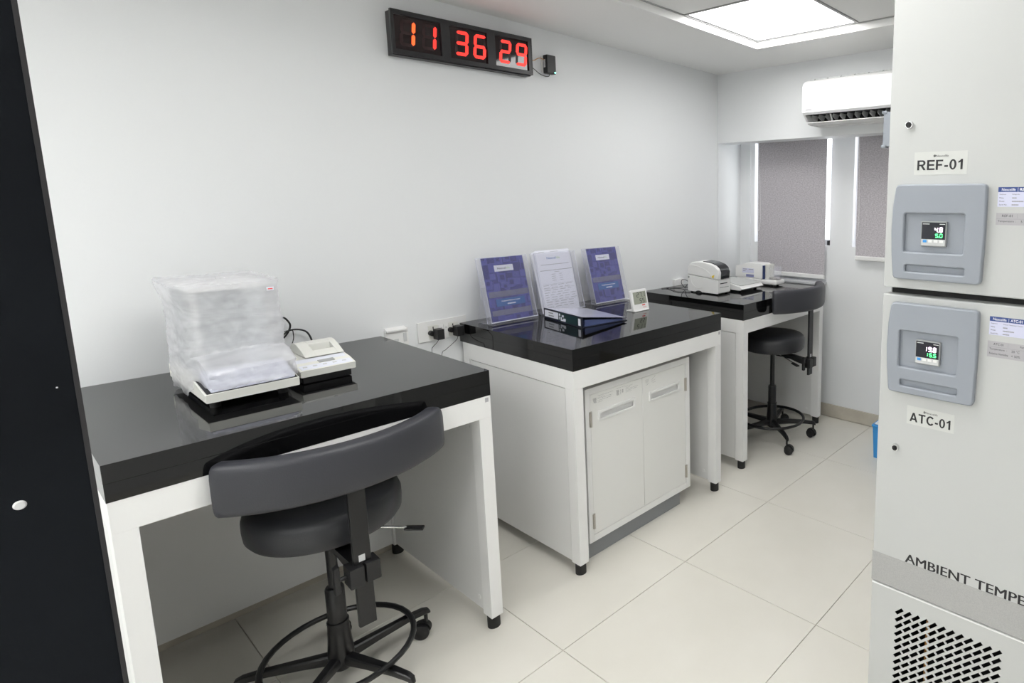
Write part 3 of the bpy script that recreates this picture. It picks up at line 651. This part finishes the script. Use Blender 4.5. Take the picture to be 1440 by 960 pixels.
# ------------------------------------------------------------------ sockets on the left wall
t = thing('wall_socket', (0, 1.365, .9), 'hooded white wall socket just past the near bench, left of the plugged adapters', 'socket')
part('box', bx(0, .012, 1.322, 1.412, .855, .928, bev=.002), white_m, t)
part('hood', B().prism([(0, .935), (.024, .926), (.024, .920), (.012, .918), (0, .918)], (0, 0, 0), X, Z, Y, 1.324, 1.403, .001), white_m, t)
part('switch', bx(.012, .0145, 1.391, 1.404, .870, .907, bev=.001), lgrey_m, t)
part('socket_hole', bx(.012, .0126, 1.355, 1.372, .876, .886), lgrey_m, t)
t = thing('wall_socket', (0, 1.56, .9), 'long white socket plate with two black adapters between the near and middle benches', 'socket')
part('plate', B().prism([(1.452, .850), (1.665, .852), (1.665, .938), (1.452, .935)], (0, 0, 0), Y, Z, X, 0, .010, .0015), white_m, t)
for a, b in ((1.494, 1.536), (1.583, 1.625)): part('outlet', bx(.0102, .0122, a, b, .857, .917, bev=.0008), offw_m, t)
for a, b in ((1.5385, 1.558), (1.560, 1.580)):
    sw = part('switch', bx(.0102, .0135, a, b, .857, .914, bev=.0012), white_m, t)
    part('switch_dot', B().cyl((.0135, (a+b)/2, .900), (.0142, (a+b)/2, .900), .0022, seg=10), inkg_m, sw)
for k, (y0, lab, cb) in enumerate(((1.506, 'black plug adapter on the left half of the long wall socket plate', [(.042, 1.522, .860), (.040, 1.512, .845), (.035, 1.498, .830), (.032, 1.493, .81), (.03, 1.495, .70), (.03, 1.50, .55)]),
                                 (1.592, 'black plug adapter at the right end of the long socket plate, beside the middle bench', [(.042, 1.604, .861), (.040, 1.602, .845), (.035, 1.580, .825), (.032, 1.552, .805), (.03, 1.535, .785), (.03, 1.52, .65), (.03, 1.52, .5)]))):
    t = thing('plug_adapter', (.012, y0+.015, .88), lab, 'adapter')
    part('housing', bx(.026, .066, y0, y0+.030, .861, .905, bev=.002), blk_m, t)
    part('plug_body', B().cyl((.0125, y0-.004, .886), (.030, y0-.004, .886), .011, seg=18), rub_m, t)
    part('earth_pin', bx(.024, .027, y0+.001, y0+.004, .905, .914), blk_m, t)
    part('cable', B().tube(cb, .0012), blk_m, t)

# ------------------------------------------------------------------ balance under its bag, with terminal
def balance():
    t = thing('analytical_balance', (.39, .752, H), 'white analytical balance with draft shield standing inside a clear plastic bag', 'balance')
    y0, y1 = .651, .857; z = H
    for xx in (.24, .52):
        for yy in (.68, .83): part('foot', B().cyl((xx, yy, z), (xx, yy, z+.018), .012), rub_m, t)
    part('underbody', B().box(.22, .515, y0+.022, y1-.020, z+.012, z+.030, .003), blk_m, t)
    part('base', B().prism([(.19, z+.028), (.576, z+.026), (.578, z+.049), (.47, z+.066), (.19, z+.068)], (0, 0, 0), X, Z, Y, y0, y1, .003), offw_m, t)
    part('rim_gap', B().prism([(.47, z+.0655), (.574, z+.0495), (.574, z+.0515), (.47, z+.0675)], (0, 0, 0), X, Z, Y, y0+.004, y1-.004), blk_m, t)
    part('control_front', B().prism([(.475, z+.068), (.572, z+.052), (.570, z+.060), (.500, z+.088), (.475, z+.090)], (0, 0, 0), X, Z, Y, y0+.012, y1-.008, .003), mat('pale_blue_panel', (.62, .64, .74), .35), t, label='pale sloping control front')
    part('floor_plate', bx(.205, .468, y0+.018, y1-.012, z+.068, z+.074), alu_m, t)
    zt = 1.208
    for xx, yy in ((.225, y0+.024), (.225, y1-.024), (.452, y0+.024), (.452, y1-.024)):
        part('pillar', bx(xx-.006, xx+.006, yy-.006, yy+.006, z+.074, zt), lgrey_m, t)
    part('top_frame', B().box(.215, .462, y0+.014, y1-.014, zt, zt+.012, .002), white_m, t)
    part('weighing_pan', B().cyl((.34, .752, z+.085), (.34, .752, z+.089), .045).cyl((.34, .752, z+.074), (.34, .752, z+.085), .008), steel_m, t)
    part('glass_pane', bx(.4505, .4535, y0+.031, y1-.031, z+.075, zt-.001), glass_m, t)
    for yy in (y0+.020, y1-.023): part('glass_pane', bx(.232, .445, yy, yy+.003, z+.075, zt-.001), glass_m, t)
    part('back_plate', bx(.222, .228, y0+.031, y1-.031, z+.075, zt-.001), lgrey_m, t)
    # bag
    rg = random.Random(11)
    n = 160; rs = []; M_ = 46
    def sm(a, b, x): x = min(max((x-a)/(b-a), 0), 1); return x*x*(3-2*x)
    def nz(a, b):
        return (math.sin(a*5.1+b*3.3)*.35+math.sin(a*11.7-b*8.1+1.3)*.25+math.sin(b*23+a*3.1)*.22+math.sin(a*27+b*17+2)*.14+math.sin(b*41-a*9)*.10)
    for k in range(M_+1):
        f = k/M_; zz = H+.030+(1.226-H-.030)*f
        xf = .583-.101*sm(.985, 1.030, zz)
        xb = .182+.012*math.sin(f*5); ya = .648-.004*math.sin(f*7)+.012*sm(.995, .93, zz)*0; yb = .868-.004*math.sin(f*9)
        ya -= .010*sm(1.15, 1.226, zz); yb += .004*sm(1.15, 1.226, zz); xb -= .006*sm(1.15, 1.226, zz)
        low = H+.040+.030*sm(.60, .45, 0)
        r = []
        for j in range(n):
            q = j*2*PI/n; c_, s_ = math.cos(q), math.sin(q); p = 7.0
            rad = (abs(c_)**p+abs(s_)**p)**(-1/p); ux, uy = c_*rad, s_*rad
            d = nz(q*1.3, f*3.0)*(.0022+.0025*(1-f))
            fl_ = max(abs(ux), abs(uy))
            x = (xf+xb)/2+ux*((xf-xb)/2+d); y = (ya+yb)/2+uy*((yb-ya)/2+d)
            zb = H+.014+.044*sm(.40, .50, x)
            if x > .44:
                e_ = sm(.44, .50, x)*(1-sm(1.0, 1.04, zz)); y = y*(1-e_)+min(max(y, .661), .862)*e_
            wz = zb+(1.226-zb)*f+nz(q*2.2+3, f*2)*.004*(1 if k in (0, 1) else .3)
            if k >= M_-2: wz += .006*abs(ux*uy)**3*(1 if k == M_ else .5)+.002*nz(q*4, 1)
            r.append(V((x, y, max(wz, H+.006))))
        rs.append(r)
    cxm = V((.34, .752, 1.229))
    for s in (.96, .8, .5, .2):
        r0 = rs[M_]; r = []
        for j, p in enumerate(r0):
            q = j*2*PI/n; g = cxm+(p-cxm)*s; r.append(V((g.x, g.y, cxm.z-.006+.004*nz(q*3, s*6)+(p.z-cxm.z)*s*s*.6)))
        rs.append(r)
    b = B(); b.rings(rs, cap=False); b.bm.faces.new([v_ for v_ in b.bm.verts[-n:]])
    sk = part('bag', b, bag_m, None, loc=(.39, .752, H))
    tag(sk, 'crumpled translucent polythene bag pulled over the balance on the nearest bench', 'plastic bag')
    part('maker_label', B().box(.4905, .492, .826, .843, 1.199, 1.209), paper_m, sk, label='white label with red print near the bag top')
    part('label_print', B().box(.492, .4925, .829, .840, 1.2025, 1.2055), mat('red_print', (.7, .08, .08), .5), sk)
balance()
def terminal():
    t = thing('printer_terminal', (.41, .95, H), 'low ivory control terminal with small grey display beside the bagged balance', 'control terminal')
    z = H
    part('underside', B().box(.31, .495, .888, 1.018, z+.002, z+.028, .002), blk_m, t)
    part('housing', B().prism([(.300, z+.026), (.512, z+.026), (.515, z+.046), (.470, z+.056), (.415, z+.064), (.300, z+.066)], (0, 0, 0), X, Z, Y, .878, 1.026, .003), offw_m, t)
    part('keypad', B().prism([(.510, z+.0475), (.508, z+.0487), (.432, z+.0625), (.432, z+.0605)], (0, 0, 0), X, Z, Y, .884, 1.020), mat('keypad_film', (.78, .80, .88), .3), t)
    part('display', B().prism([(.478, z+.0550), (.478, z+.0560), (.460, z+.0595), (.460, z+.0585)], (0, 0, 0), X, Z, Y, .940, .982), grey_m, t, label='small grey display')
    kp = B()
    for i in range(5): kp.prism([(.496, z+.0512), (.496, z+.0519), (.490, z+.0530), (.490, z+.0523)], (0, 0, 0), X, Z, Y, .892+i*.026, .902+i*.026)
    part('key_marks', kp, lgrey_m, t)
    # humped printer cover with slot
    prof = [(.296, z+.066), (.300, z+.080), (.318, z+.094), (.345, z+.098), (.362, z+.096), (.395, z+.084), (.435, z+.066)]
    b = B()
    for a, c in ((.918, .948), (1.006, 1.024)): b.prism(prof, (0, 0, 0), X, Z, Y, a, c, .0015)
    b.prism([(.296, z+.066), (.300, z+.080), (.318, z+.094), (.345, z+.098), (.362, z+.096), (.372, z+.0925), (.372, z+.066)], (0, 0, 0), X, Z, Y, .948, 1.006)
    b.prism([(.404, z+.066), (.404, z+.079), (.435, z+.066)], (0, 0, 0), X, Z, Y, .948, 1.006)
    part('printer_cover', b, offw_m, t)
    part('paper_slot', B().box(.3725, .4035, .9485, 1.0055, z+.0665, z+.071), lgrey_m, t)
terminal()
t = part('cable_loop', B().tube([(.10, .90, 1.030), (.07, .955, 1.034), (.045, .975, 1.040), (.03, .990, 1.036), (.03, 1.003, 1.012), (.03, .998, .990), (.032, .985, .972), (.035, .974, .965), (.032, .980, .978), (.03, 1.000, .990), (.028, 1.028, .988), (.03, 1.050, .976), (.03, 1.062, .950), (.05, 1.062, .915), (.09, 1.055, H+.004), (.16, 1.04, H+.0035), (.29, 1.0, H+.0035)], .0030, 8), blk_m, None, loc=(.03, 1.0, H))
tag(t, 'thick black cable looping behind the bagged balance to the terminal', 'cable')
t = part('thin_lead', B().tube([(.10, .905, .985), (.06, .95, .990), (.034, .985, .9905), (.027, 1.008, .988), (.022, 1.012, .975), (.025, 1.010, .955), (.04, .995, .930), (.10, .968, H+.003), (.20, .955, H+.003), (.292, .96, H+.003)], .0015, 8), blk_m, None, loc=(.03, 1.01, H))
tag(t, 'thin black lead hanging against the wall beneath the thick cable loop', 'cable')

# ------------------------------------------------------------------ brochure holders
def holder(y0, y1, xf, lab, cont):
    t = thing('brochure_holder', (xf-.05, (y0+y1)/2, H), lab, 'brochure holder', 'clear acrylic holders on the middle bench')
    v = V((-.245, 0, .970)).normalized(); n = V((v.z, 0, -v.x)); u = Y
    W_ = y1-y0; O = V((xf-.002, y0, H+.012)); h_ = .290; dp = .030
    b = B(); t_ = .0025
    b.obox(O, u*W_, v*h_*.985, n*t_); b.obox(O-n*dp, u*W_, v*h_, n*t_)
    part('pocket', b, acr_m, t)
    for q in (0, W_-t_): part('side_wall', B().obox(O-n*dp+u*q, u*t_, v*h_*.98, n*dp), acs_m, t)
    part('pocket_floor', B().obox(O-n*dp-v*t_, u*W_, v*t_, n*(dp+t_)), acs_m, t)
    e = B()
    for q in (0, W_-.002):
        e.obox(O+u*q+n*t_, u*.002, v*h_*.985, n*.0008); e.obox(O+u*q-n*(dp+.0008), u*.002, v*h_, n*.0008)
    e.obox(O+n*t_-v*.003, u*W_, v*.004, n*.003); e.obox(O+n*t_*0+v*(h_*.985), u*W_, v*.0012, n*t_); e.obox(O-n*dp+v*h_, u*W_, v*.0012, n*t_)
    part('bright_edge', e, acre_m, t, label='bright lilac-white acrylic edge')
    f = B(); f.box(xf-.105, xf+.008, y0+.002, y1-.002, H+.0005, H+.003)
    part('base_plate', f, acs_m, t)
    P = O-n*dp+v*.16; q = V((xf-.110, y0, H+.003))
    b = B().obox(q, u*W_, (P-q), V((.0025, 0, 0))); part('rear_strut', b, acs_m, t)
    # content rests inside
    bw = W_-.030; bo = O+u*.016-n*.010
    if cont == 'paper':
        bw = W_-.040; bo = O+u*.016-n*.010
        p = thing('document_sheaf', bo, 'sheaf of printed white sheets standing in the middle acrylic holder', 'documents')
        for k in range(3): part('sheet', B().obox(bo-n*(.004*k)+u*(-.007*k), u*bw, v*(.300-.004*k), n*.0015), paper_m, p)
        S = bo+n*.0016
        text('Nexcel', S+u*(bw*.30)+v*.255, u, v, .052, .011, mat('blue_print', (.05, .16, .45), .5), p, n=n, bold=.01)
        text('life', S+u*(bw*.30+.054)+v*.255, u, v, .022, .011, mat('green_print', (.45, .62, .35), .5), p, n=n)
        l = B(); rr = random.Random(5)
        def ln(x, yy, w2, h2=.0016): l.obox(S+u*x+v*yy+n*.0001, u*w2, v*h2, n*.0002)
        ln(.02, .290, .03); ln(.085, .290, .045); ln(.02, .228, bw-.035, .002); ln(.01, .200, bw-.012, .0024); ln(bw*.45, .191, .03)
        for k in range(4): ln(bw*.35, .180-k*.010, .022); ln(bw*.58, .180-k*.010, .018)
        for k in range(10):
            x = .012
            while x < bw-.03: w2 = rr.uniform(.018, .036); ln(x, .128-k*.0115, w2); x += w2+.012
        for k in (.134, .112, .052): ln(.008, k, bw-.016, .0007)
        part('print_lines', l, inkg_m, p)
    else:
        p = thing('log_booklet', bo, cont, 'booklet')
        part('cover', B().obox(bo-n*.006, u*bw, v*.286, n*.006), cover_m, p)
        S = bo+n*.0001
        part('name_label', B().obox(S+u*(bw*.26)+v*.222, u*(bw*.46), v*.028, n*.0006), paper_m, p)
        text('Nexcel', S+u*(bw*.33)+v*.231+n*.0006, u, v, .042, .0095, mat('slate_print', (.10, .11, .16), .5), p, n=n, bold=.01)
        text('life', S+u*(bw*.33+.044)+v*.231+n*.0006, u, v, .018, .0095, mat('green_print', (.45, .62, .35), .5), p, n=n)
        part('title_label', B().obox(S+u*(bw*.16)+v*.066, u*(bw*.70), v*.034, n*.0006), mat('title_blue', (.03, .13, .40), .4), p)
        text('Analytical Balance Usage', S+u*(bw*.28)+v*.084+n*.0006, u, v, bw*.46, .0080, paper_m, p, n=n, bold=.02)
        pl = B()
        for k in range(9): pl.obox(S+u*(bw*.42+.0046*k)+v*.072+n*.0006, u*.0036, v*.0055, n*.0002)
        part('small_print', pl, paper_m, p)
        tp = mat('cloudy_tape', (.30, .30, .44), .35, alpha=.45)
        part('tape', B().obox(S+u*.004+v*.108, u*(bw-.008), v*.026, n*.0005), tp, p, label='cloudy strip of tape')
        if y0 < 2: part('tape', B().obox(S+u*.004+v*.026, u*(bw-.008), v*.024, n*.0005), tp, p, label='cloudy strip of tape')
holder(1.682, 1.915, .186, 'left acrylic brochure holder nearest the near bench, holding a blue booklet', 'blue patterned log booklet in the leftmost acrylic holder on the middle bench')
holder(1.955, 2.190, .186, 'middle acrylic brochure holder holding white printed sheets behind the binder', 'paper')
holder(2.276, 2.504, .166, 'right acrylic brochure holder behind the thermo-hygrometer, holding a blue booklet', 'blue patterned log booklet in the rightmost acrylic holder, beyond the binder')

def binder():
    t = thing('ring_binder', (.40, 2.0, H), 'dark navy ring binder lying flat on the middle bench with labelled spine', 'binder')
    a = V((.215, 1.928, H)); b = V((.536, 1.889, H)); s = (b-a); L = s.length; s = s/L; w_ = V((-s.y, s.x, 0)); zz = Z
    D_ = .234; hs = .046
    part('lower_cover', B().obox(a+zz*.0005, s*L, w_*D_, zz*.0025, .0008), binder_m, t)
    part('spine', B().obox(a+zz*.003, s*L, w_*.003, zz*(hs-.003), .0008), binder_m, t)
    up_ = (w_*D_-zz*(hs-.012)).normalized(); nn = s.cross(up_).normalized(); nn = nn if nn.z > 0 else -nn
    part('upper_cover', B().obox(a+zz*hs, s*L, up_*D_, nn*.0022, .0008), binder_m, t)
    part('cover_sheet', B().obox(a+zz*hs+nn*.0024+s*.008+up_*.004, s*(L-.014), up_*(D_-.010), nn*.0004), mat('sleeve_sheet', (.66, .67, .82), .12, coat=.5), t, label='pale sheet in the clear front sleeve')
    part('page_block', B().rings([[a+s*.012+w_*.02+zz*.0035, a+s*.012+w_*(D_-.018)+zz*.0035, a+s*.012+w_*(D_-.018)+zz*.0105, a+s*.012+w_*.02+zz*.033], [a+s*(L-.012)+w_*.02+zz*.0035, a+s*(L-.012)+w_*(D_-.018)+zz*.0035, a+s*(L-.012)+w_*(D_-.018)+zz*.0105, a+s*(L-.012)+w_*.02+zz*.033]]), mat('blue_pages', (.10, .13, .28), .3), t)
    o = a+zz*.003; q = -w_
    part('spine_label', B().obox(o+s*.010+zz*.008, s*.118, zz*.030, q*.0006), paper_m, t)
    pl = B()
    for zz_, a_, n_ in ((.026, .045, 7), (.014, .045, 8)):
        for k in range(n_): pl.obox(o+s*(a_+.0058*k)+zz*zz_+q*.0006, s*.0045, zz*.0055, q*.0002)
    part('faded_print', pl, inkg_m, t)
    part('spine_band', B().obox(o+s*.130+zz*.004, s*.155, zz*.037, q*.0005), teal_m, t, label='dark green spine print')
    g = B()
    for x0, z0, ww, hh in ((.135, .027, .012, .010), (.150, .014, .010, .008), (.160, .024, .016, .009), (.150, .006, .040, .007), (.172, .010, .020, .009), (.137, .010, .006, .014)): g.obox(o+s*x0+zz*z0+q*.0005, s*ww, zz*hh, q*.0003)
    part('spine_print', g, paper_m, t)
    part('spine_sticker', B().obox(o+s*.293+zz*.006, s*.018, zz*.030, q*.0006), paper_m, t)
    for k in (.10, .16, .22): part('ring', B().tube([a+s*k+w_*(.022+.014*math.cos(r))+zz*(.018+.014*math.sin(r)) for r in [i*PI/6 for i in range(12)]], .0012, 6, True, 1), chrome_m, t)
binder()
def thermo():
    t = thing('thermo_hygrometer', (.44, 2.32, H), 'small white digital thermo-hygrometer leaning on its stand near the middle bench end', 'thermometer')
    O = V((.447, 2.270, H+.001)); v = V((-.20, 0, .98)).normalized(); n = V((v.z, 0, -v.x)); u = Y
    W_, h_ = .106, .106
    part('case', B().prism(rrect(0, W_, 0, h_, .006), O, u, v, n, -.010, .004, .002), white_m, t)
    part('foot', B().box(.395, .455, 2.274, 2.372, H, H+.006, .002), white_m, t)
    part('back_leg', B().obox(V((.400, 2.30, H+.004)), V((.020, 0, .055)), u*.045, V((.003, 0, 0))), white_m, t)
    part('lcd', B().prism(rrect(.012, W_-.010, .034, h_-.012, .001), O, u, v, n, .004, .0046), lcd_m, t, label='grey-green display showing 27.1 and 55')
    b = B()
    for k, ch in enumerate('271'): seven(b, ch, O+u*(.034+.020*k)+v*.067, u, v, n, .014, .024, .0024, .0047, .0050, .04)
    for k, ch in enumerate('55'): seven(b, ch, O+u*(.050+.018*k)+v*.039, u, v, n, .013, .021, .0024, .0047, .0050, .04)
    b.prism([(.0, 0), (.002, 0), (.002, .002), (0, .002)], O+u*.071+v*.067, u, v, n, .0047, .005)
    part('reading', b, ink_m, t)
    part('logo', B().prism([(.062, .024), (.082, .024), (.082, .030), (.062, .030)], O, u, v, n, .004, .0045), mat('red_print', (.7, .08, .08), .5), t, label='small red printed mark')
    part('caption', B().prism([(.066, .014), (.088, .014), (.088, .017), (.066, .017)], O, u, v, n, .004, .0045), mat('pink_print', (.75, .35, .35), .5), t)
thermo()

# ------------------------------------------------------------------ devices on the far bench
def printer():
    y0, y1 = 2.918, 3.034; z = H
    t = thing('label_printer', (.34, 2.976, H), 'white desktop label printer with smoked window and yellow sticker on the far bench', 'printer')
    low = [(.236, z+.006), (.452, z+.006), (.459, z+.012), (.459, z+.086), (.230, z+.104), (.230, z+.012)]
    part('lower_case', B().prism(low, (0, 0, 0), X, Z, Y, y0, y1, .003), white_m, t)
    up_ = [(.230, z+.106), (.459, z+.088), (.462, z+.130), (.452, z+.150), (.430, z+.166), (.390, z+.178), (.340, z+.182), (.285, z+.182), (.262, z+.177), (.242, z+.163), (.232, z+.145)]
    part('upper_case', B().prism(up_, (0, 0, 0), X, Z, Y, y0, y1, .006), white_m, t)
    win = [(.4635, z+.092), (.4665, z+.130), (.4565, z+.153), (.434, z+.1695), (.392, z+.182), (.33, z+.1855), (.33, z+.180), (.388, z+.176), (.428, z+.163), (.450, z+.146), (.458, z+.130), (.458, z+.092)]
    part('window', B().prism(win, (0, 0, 0), X, Z, Y, y0+.024, y1-.014), smoke_m, t, label='black smoked media window')
    arc = [(.262+.155*math.sin(a), z+.085+.075*math.cos(a)) for a in [i*PI/20-.1 for i in range(12)]]
    part('side_relief', B().tube([(a, y0-.0002, b) for a, b in arc], .002, 6, False, 1).tube([(.255+.06*(1-math.cos(a))+.0, y0-.0002, z+.085-.055*math.sin(a)) for a in [i*PI/20 for i in range(14)]], .0016, 6, False, 1), white_m, t)
    part('warning_sticker', B().prism([(.404, z+.104), (.434, z+.116), (.425, z+.094)], (0, y0, 0), X, Z, -Y, 0, .0006), yell_m, t, label='yellow triangular warning sticker')
    part('paper_slot', B().box(.459, .4597, y0+.020, y0+.085, z+.062, z+.067), blk_m, t)
    part('paper_slot', B().box(.459, .4597, y0+.016, y1-.016, z+.040, z+.043), grey_m, t)
    part('side_button', B().cyl((.240, y0-.0005, z+.089), (.240, y0-.003, z+.089), .006, seg=12), grey_m, t)
    part('notch_reflection', B().prism([(.316+.024*math.cos(a), z+.003+.012*math.sin(a)) for a in [i*PI/8 for i in range(9)]], (0, y0, 0), X, Z, -Y, 0, .0008), bin_in, t, label='dark half-round notch, mostly painted reflection, at the foot of the side')  # mostly a reflection put in as dark colour, only partly a notch
    for xx in (.25, .44):
        for yy in (y0+.015, y1-.015): part('foot', B().cyl((xx, yy, z), (xx, yy, z+.008), .008, seg=12), rub_m, t)
printer()
def scale_():
    t = thing('bench_scale', (.40, 3.18, H), 'flat white bench scale with grey top between the label printer and moisture analyser', 'scale')
    z = H; y0, y1 = 3.075, 3.30
    part('base', B().prism([(.27, z+.010), (.50, z+.010), (.515, z+.020), (.500, z+.034), (.42, z+.046), (.27, z+.052)], (0, 0, 0), X, Z, Y, y0, y1, .004), white_m, t)
    part('top_plate', B().prism([(.285, z+.0535), (.425, z+.0475), (.495, z+.0365), (.495, z+.0385), (.425, z+.0495), (.285, z+.0555)], (0, 0, 0), X, Z, Y, y0+.015, y1-.015), mat('scale_grey_plate', (.48, .49, .48), .35), t)
    for xx in (.30, .47):
        for yy in (y0+.03, y1-.03): part('foot', B().cyl((xx, yy, z), (xx, yy, z+.011), .010, seg=12), rub_m, t)
    part('raised_flap', B().prism([(.262, z+.045), (.266, z+.043), (.325, z+.142), (.320, z+.146)], (0, 0, 0), X, Z, Y, 3.12, 3.175, .001), offw_m, t, label='ivory flap raised behind the scale')
scale_()
def analyser():
    z = H
    t = thing('moisture_analyser', (.39, 3.44, H), 'small white analyser with navy stripe and clear cup nearest the window blind', 'lab instrument')
    part('base', B().box(.24, .43, 3.392, 3.50, z+.008, z+.040, .006).box(.40, .545, 3.395, 3.50, z+.008, z+.038, .010), white_m, t)
    part('housing', B().prism([(.228, z+.040), (.440, z+.040), (.440, z+.128), (.425, z+.138), (.325, z+.138), (.300, z+.125), (.228, z+.112)], (0, 0, 0), X, Z, Y, 3.394, 3.498, .004), white_m, t)
    part('stripe', B().box(.4405, .446, 3.396, 3.420, z+.040, z+.126, .001), navyp_m, t, label='navy blue stripe')
    part('front_column', B().box(.4405, .470, 3.425, 3.490, z+.038, z+.132, .004), offw_m, t)
    part('clear_cup', B().lathe([(.042, z+.040), (.042, z+.118), (.044, z+.120), (.040, z+.120), (.040, z+.042)], (.502, 3.447, 0), 28), acs_m, t)
    part('pan', B().cyl((.502, 3.447, z+.0385), (.502, 3.447, z+.047), .036).cyl((.502, 3.447, z+.047), (.502, 3.447, z+.049), .033), steel_m, t)
    part('spec_label', bx(.285, .375, 3.3932, 3.394, z+.072, z+.102), lilac_m, t)
    part('blue_mark', bx(.315, .375, 3.3930, 3.394, z+.048, z+.064), mat('periwinkle', (.25, .27, .55), .5), t)
    part('label_print', B().box(.29, .32, 3.3928, 3.3932, z+.094, z+.098).box(.335, .37, 3.3928, 3.3932, z+.094, z+.098).box(.29, .31, 3.3928, 3.3932, z+.082, z+.086).box(.32, .37, 3.3926, 3.393, z+.055, z+.059), inkg_m, t)
    for xx in (.26, .50):
        for yy in (3.41, 3.48): part('foot', B().cyl((xx, yy, z), (xx, yy, z+.010), .009, seg=12), rub_m, t)
analyser()
c = B().tube([(.262, 2.900, H+.003), (.20, 2.865, H+.003), (.12, 2.90, H+.003), (.05, 2.93, H+.003), (.03, 2.905, H+.003), (.06, 2.96, H+.003), (.10, 2.99, H+.003), (.13, 3.01, H+.008), (.21, 2.99, H+.004), (.226, 2.96, H+.02)], .0018, 8)
t = part('power_lead', c, blk_m, None, loc=(.1, 2.93, H)); tag(t, 'black lead straggling over the far bench left of the label printer', 'cable')
c = B().tube([(.222, 2.945, H+.050), (.19, 2.95, H+.062), (.15, 2.96, H+.060), (.13, 2.975, H+.035), (.15, 2.98, H+.010), (.18, 2.955, H+.012), (.20, 2.94, H+.030), (.215, 2.94, H+.042)], .0018, 8)
t = part('coiled_lead', c, blk_m, None, loc=(.17, 2.96, H)); tag(t, 'small upright black cable coil touching the back of the label printer', 'cable')
t = thing('wall_socket', (0, 3.08, .945), 'low white socket box on the wall behind the label printer', 'socket')
part('box', bx(0, .022, 3.035, 3.12, .9085, .948, bev=.002), white_m, t)
t = thing('wall_socket', (0, 2.32, .93), 'white socket plate low on the wall behind the middle bench holders', 'socket')
part('plate', bx(0, .0035, 2.215, 2.36, .86, .945, bev=.001), white_m, t)

# ------------------------------------------------------------------ blinds and air conditioner
def blind(x0, x1, zb, lab, chain):
    t = thing('roller_blind', ((x0+x1)/2, 3.73, zb), lab, 'roller blind', 'grey roller blinds at the windows')
    part('fabric', bx(x0, x1, 3.7295, 3.7307, zb+.028, 1.955), fabric_m, t)
    part('roller', B().cyl((x0, 3.735, 1.972), (x1, 3.735, 1.972), .018), white_m, t)
    part('bottom_bar', B().box(x0-.002, x1+.002, 3.720, 3.740, zb, zb+.028, .006, 3), white_m, t)
    cx = chain; z0, z1 = (1.24, 1.98) if cx < .5 else (1.21, 1.98)
    part('chain', B().tube([(cx+.003, 3.712, z1), (cx+.012, 3.712, (z0+z1)/2), (cx+.020, 3.712, z0+.10), (cx+.010, 3.712, z0+.01), (cx-.004, 3.712, z0), (cx-.006, 3.714, z0+.14), (cx-.004, 3.716, (z0+z1)/2), (cx-.003, 3.716, z1)], .0012, 6), white_m, t, label='white pull chain')
blind(.174, .700, .932, 'grey fabric roller blind with white bar hanging behind the far bench', .186)
blind(.916, 1.44, 1.072, 'shorter grey fabric roller blind half hidden by the refrigerator edge', .920)
def aircon():
    x0, x1 = .773, 1.56; t = thing('air_conditioner', (1.16, YS, 1.86), 'white split air conditioner with open louvre on the beam above the windows', 'air conditioner')
    f = lambda p, a, b, bev=0: B().prism(p, (0, YS, 0), -Y, Z, X, a, b, bev)
    part('housing', f([(.001, 2.112), (.150, 2.112), (.190, 2.100), (.207, 2.085), (.207, 1.935), (.190, 1.925), (.060, 1.925), (.052, 1.868), (.001, 1.868)], x0+.001, x1-.001, .002), white_m, t)
    part('front_panel', f([(.2075, 2.080), (.213, 2.078), (.215, 2.0), (.212, 1.930), (.200, 1.918), (.192, 1.9215), (.2075, 1.936)], x0, x1, .0015), mat('gloss_white', (.90, .91, .92), .22), t)
    for a, b in ((x0, x0+.012), (x1-.012, x1)):
        part('end_cap', f([(.052, 1.868), (.120, 1.868), (.165, 1.885), (.190, 1.912), (.193, 1.9240), (.061, 1.9240)], a, b, .001), white_m, t)
    part('outlet_back', f([(.060, 1.924), (.070, 1.924), (.095, 1.885), (.088, 1.880)], x0+.013, x1-.013), bin_in, t, label='dark air outlet')
    part('outlet_roof', f([(.070, 1.9245), (.190, 1.9245), (.190, 1.921), (.070, 1.921)], x0+.013, x1-.013), bin_in, t)
    part('louvre', f([(.085, 1.871), (.165, 1.868), (.178, 1.876), (.176, 1.879), (.160, 1.872), (.085, 1.876)], x0+.014, x1-.014, .0008), white_m, t, label='long open white louvre')
    for k in range(17):
        xx = x0+.03+k*.044
        part('vane', f([(.080, 1.9205), (.150, 1.9205), (.160, 1.905), (.120, 1.890), (.095, 1.893)], xx, xx+.003), lgrey_m if k % 4 else white_m, t)
    part('louvre_arm', f([(.120, 1.876), (.130, 1.876), (.160, 1.9205), (.150, 1.9205)], x0+.145, x0+.152), white_m, t)
    part('top_grille', f([(.150, 2.1125), (.186, 2.1025), (.187, 2.106), (.151, 2.1165)], x0+.03, x1-.03), lgrey_m, t)
    for k in range(9): part('top_clip', f([(.180, 2.1075), (.190, 2.1035), (.191, 2.107), (.181, 2.111)], x0+.06+k*.08, x0+.066+k*.08), grey_m, t)
    mk = B()
    for k in range(8): mk.box(x0+.022+.0052*k, x0+.0258+.0052*k, YS-.2140, YS-.2125, 1.940, 1.9455)
    part('maker_mark', mk, inkg_m, t, label='tiny grey maker mark')
aircon()
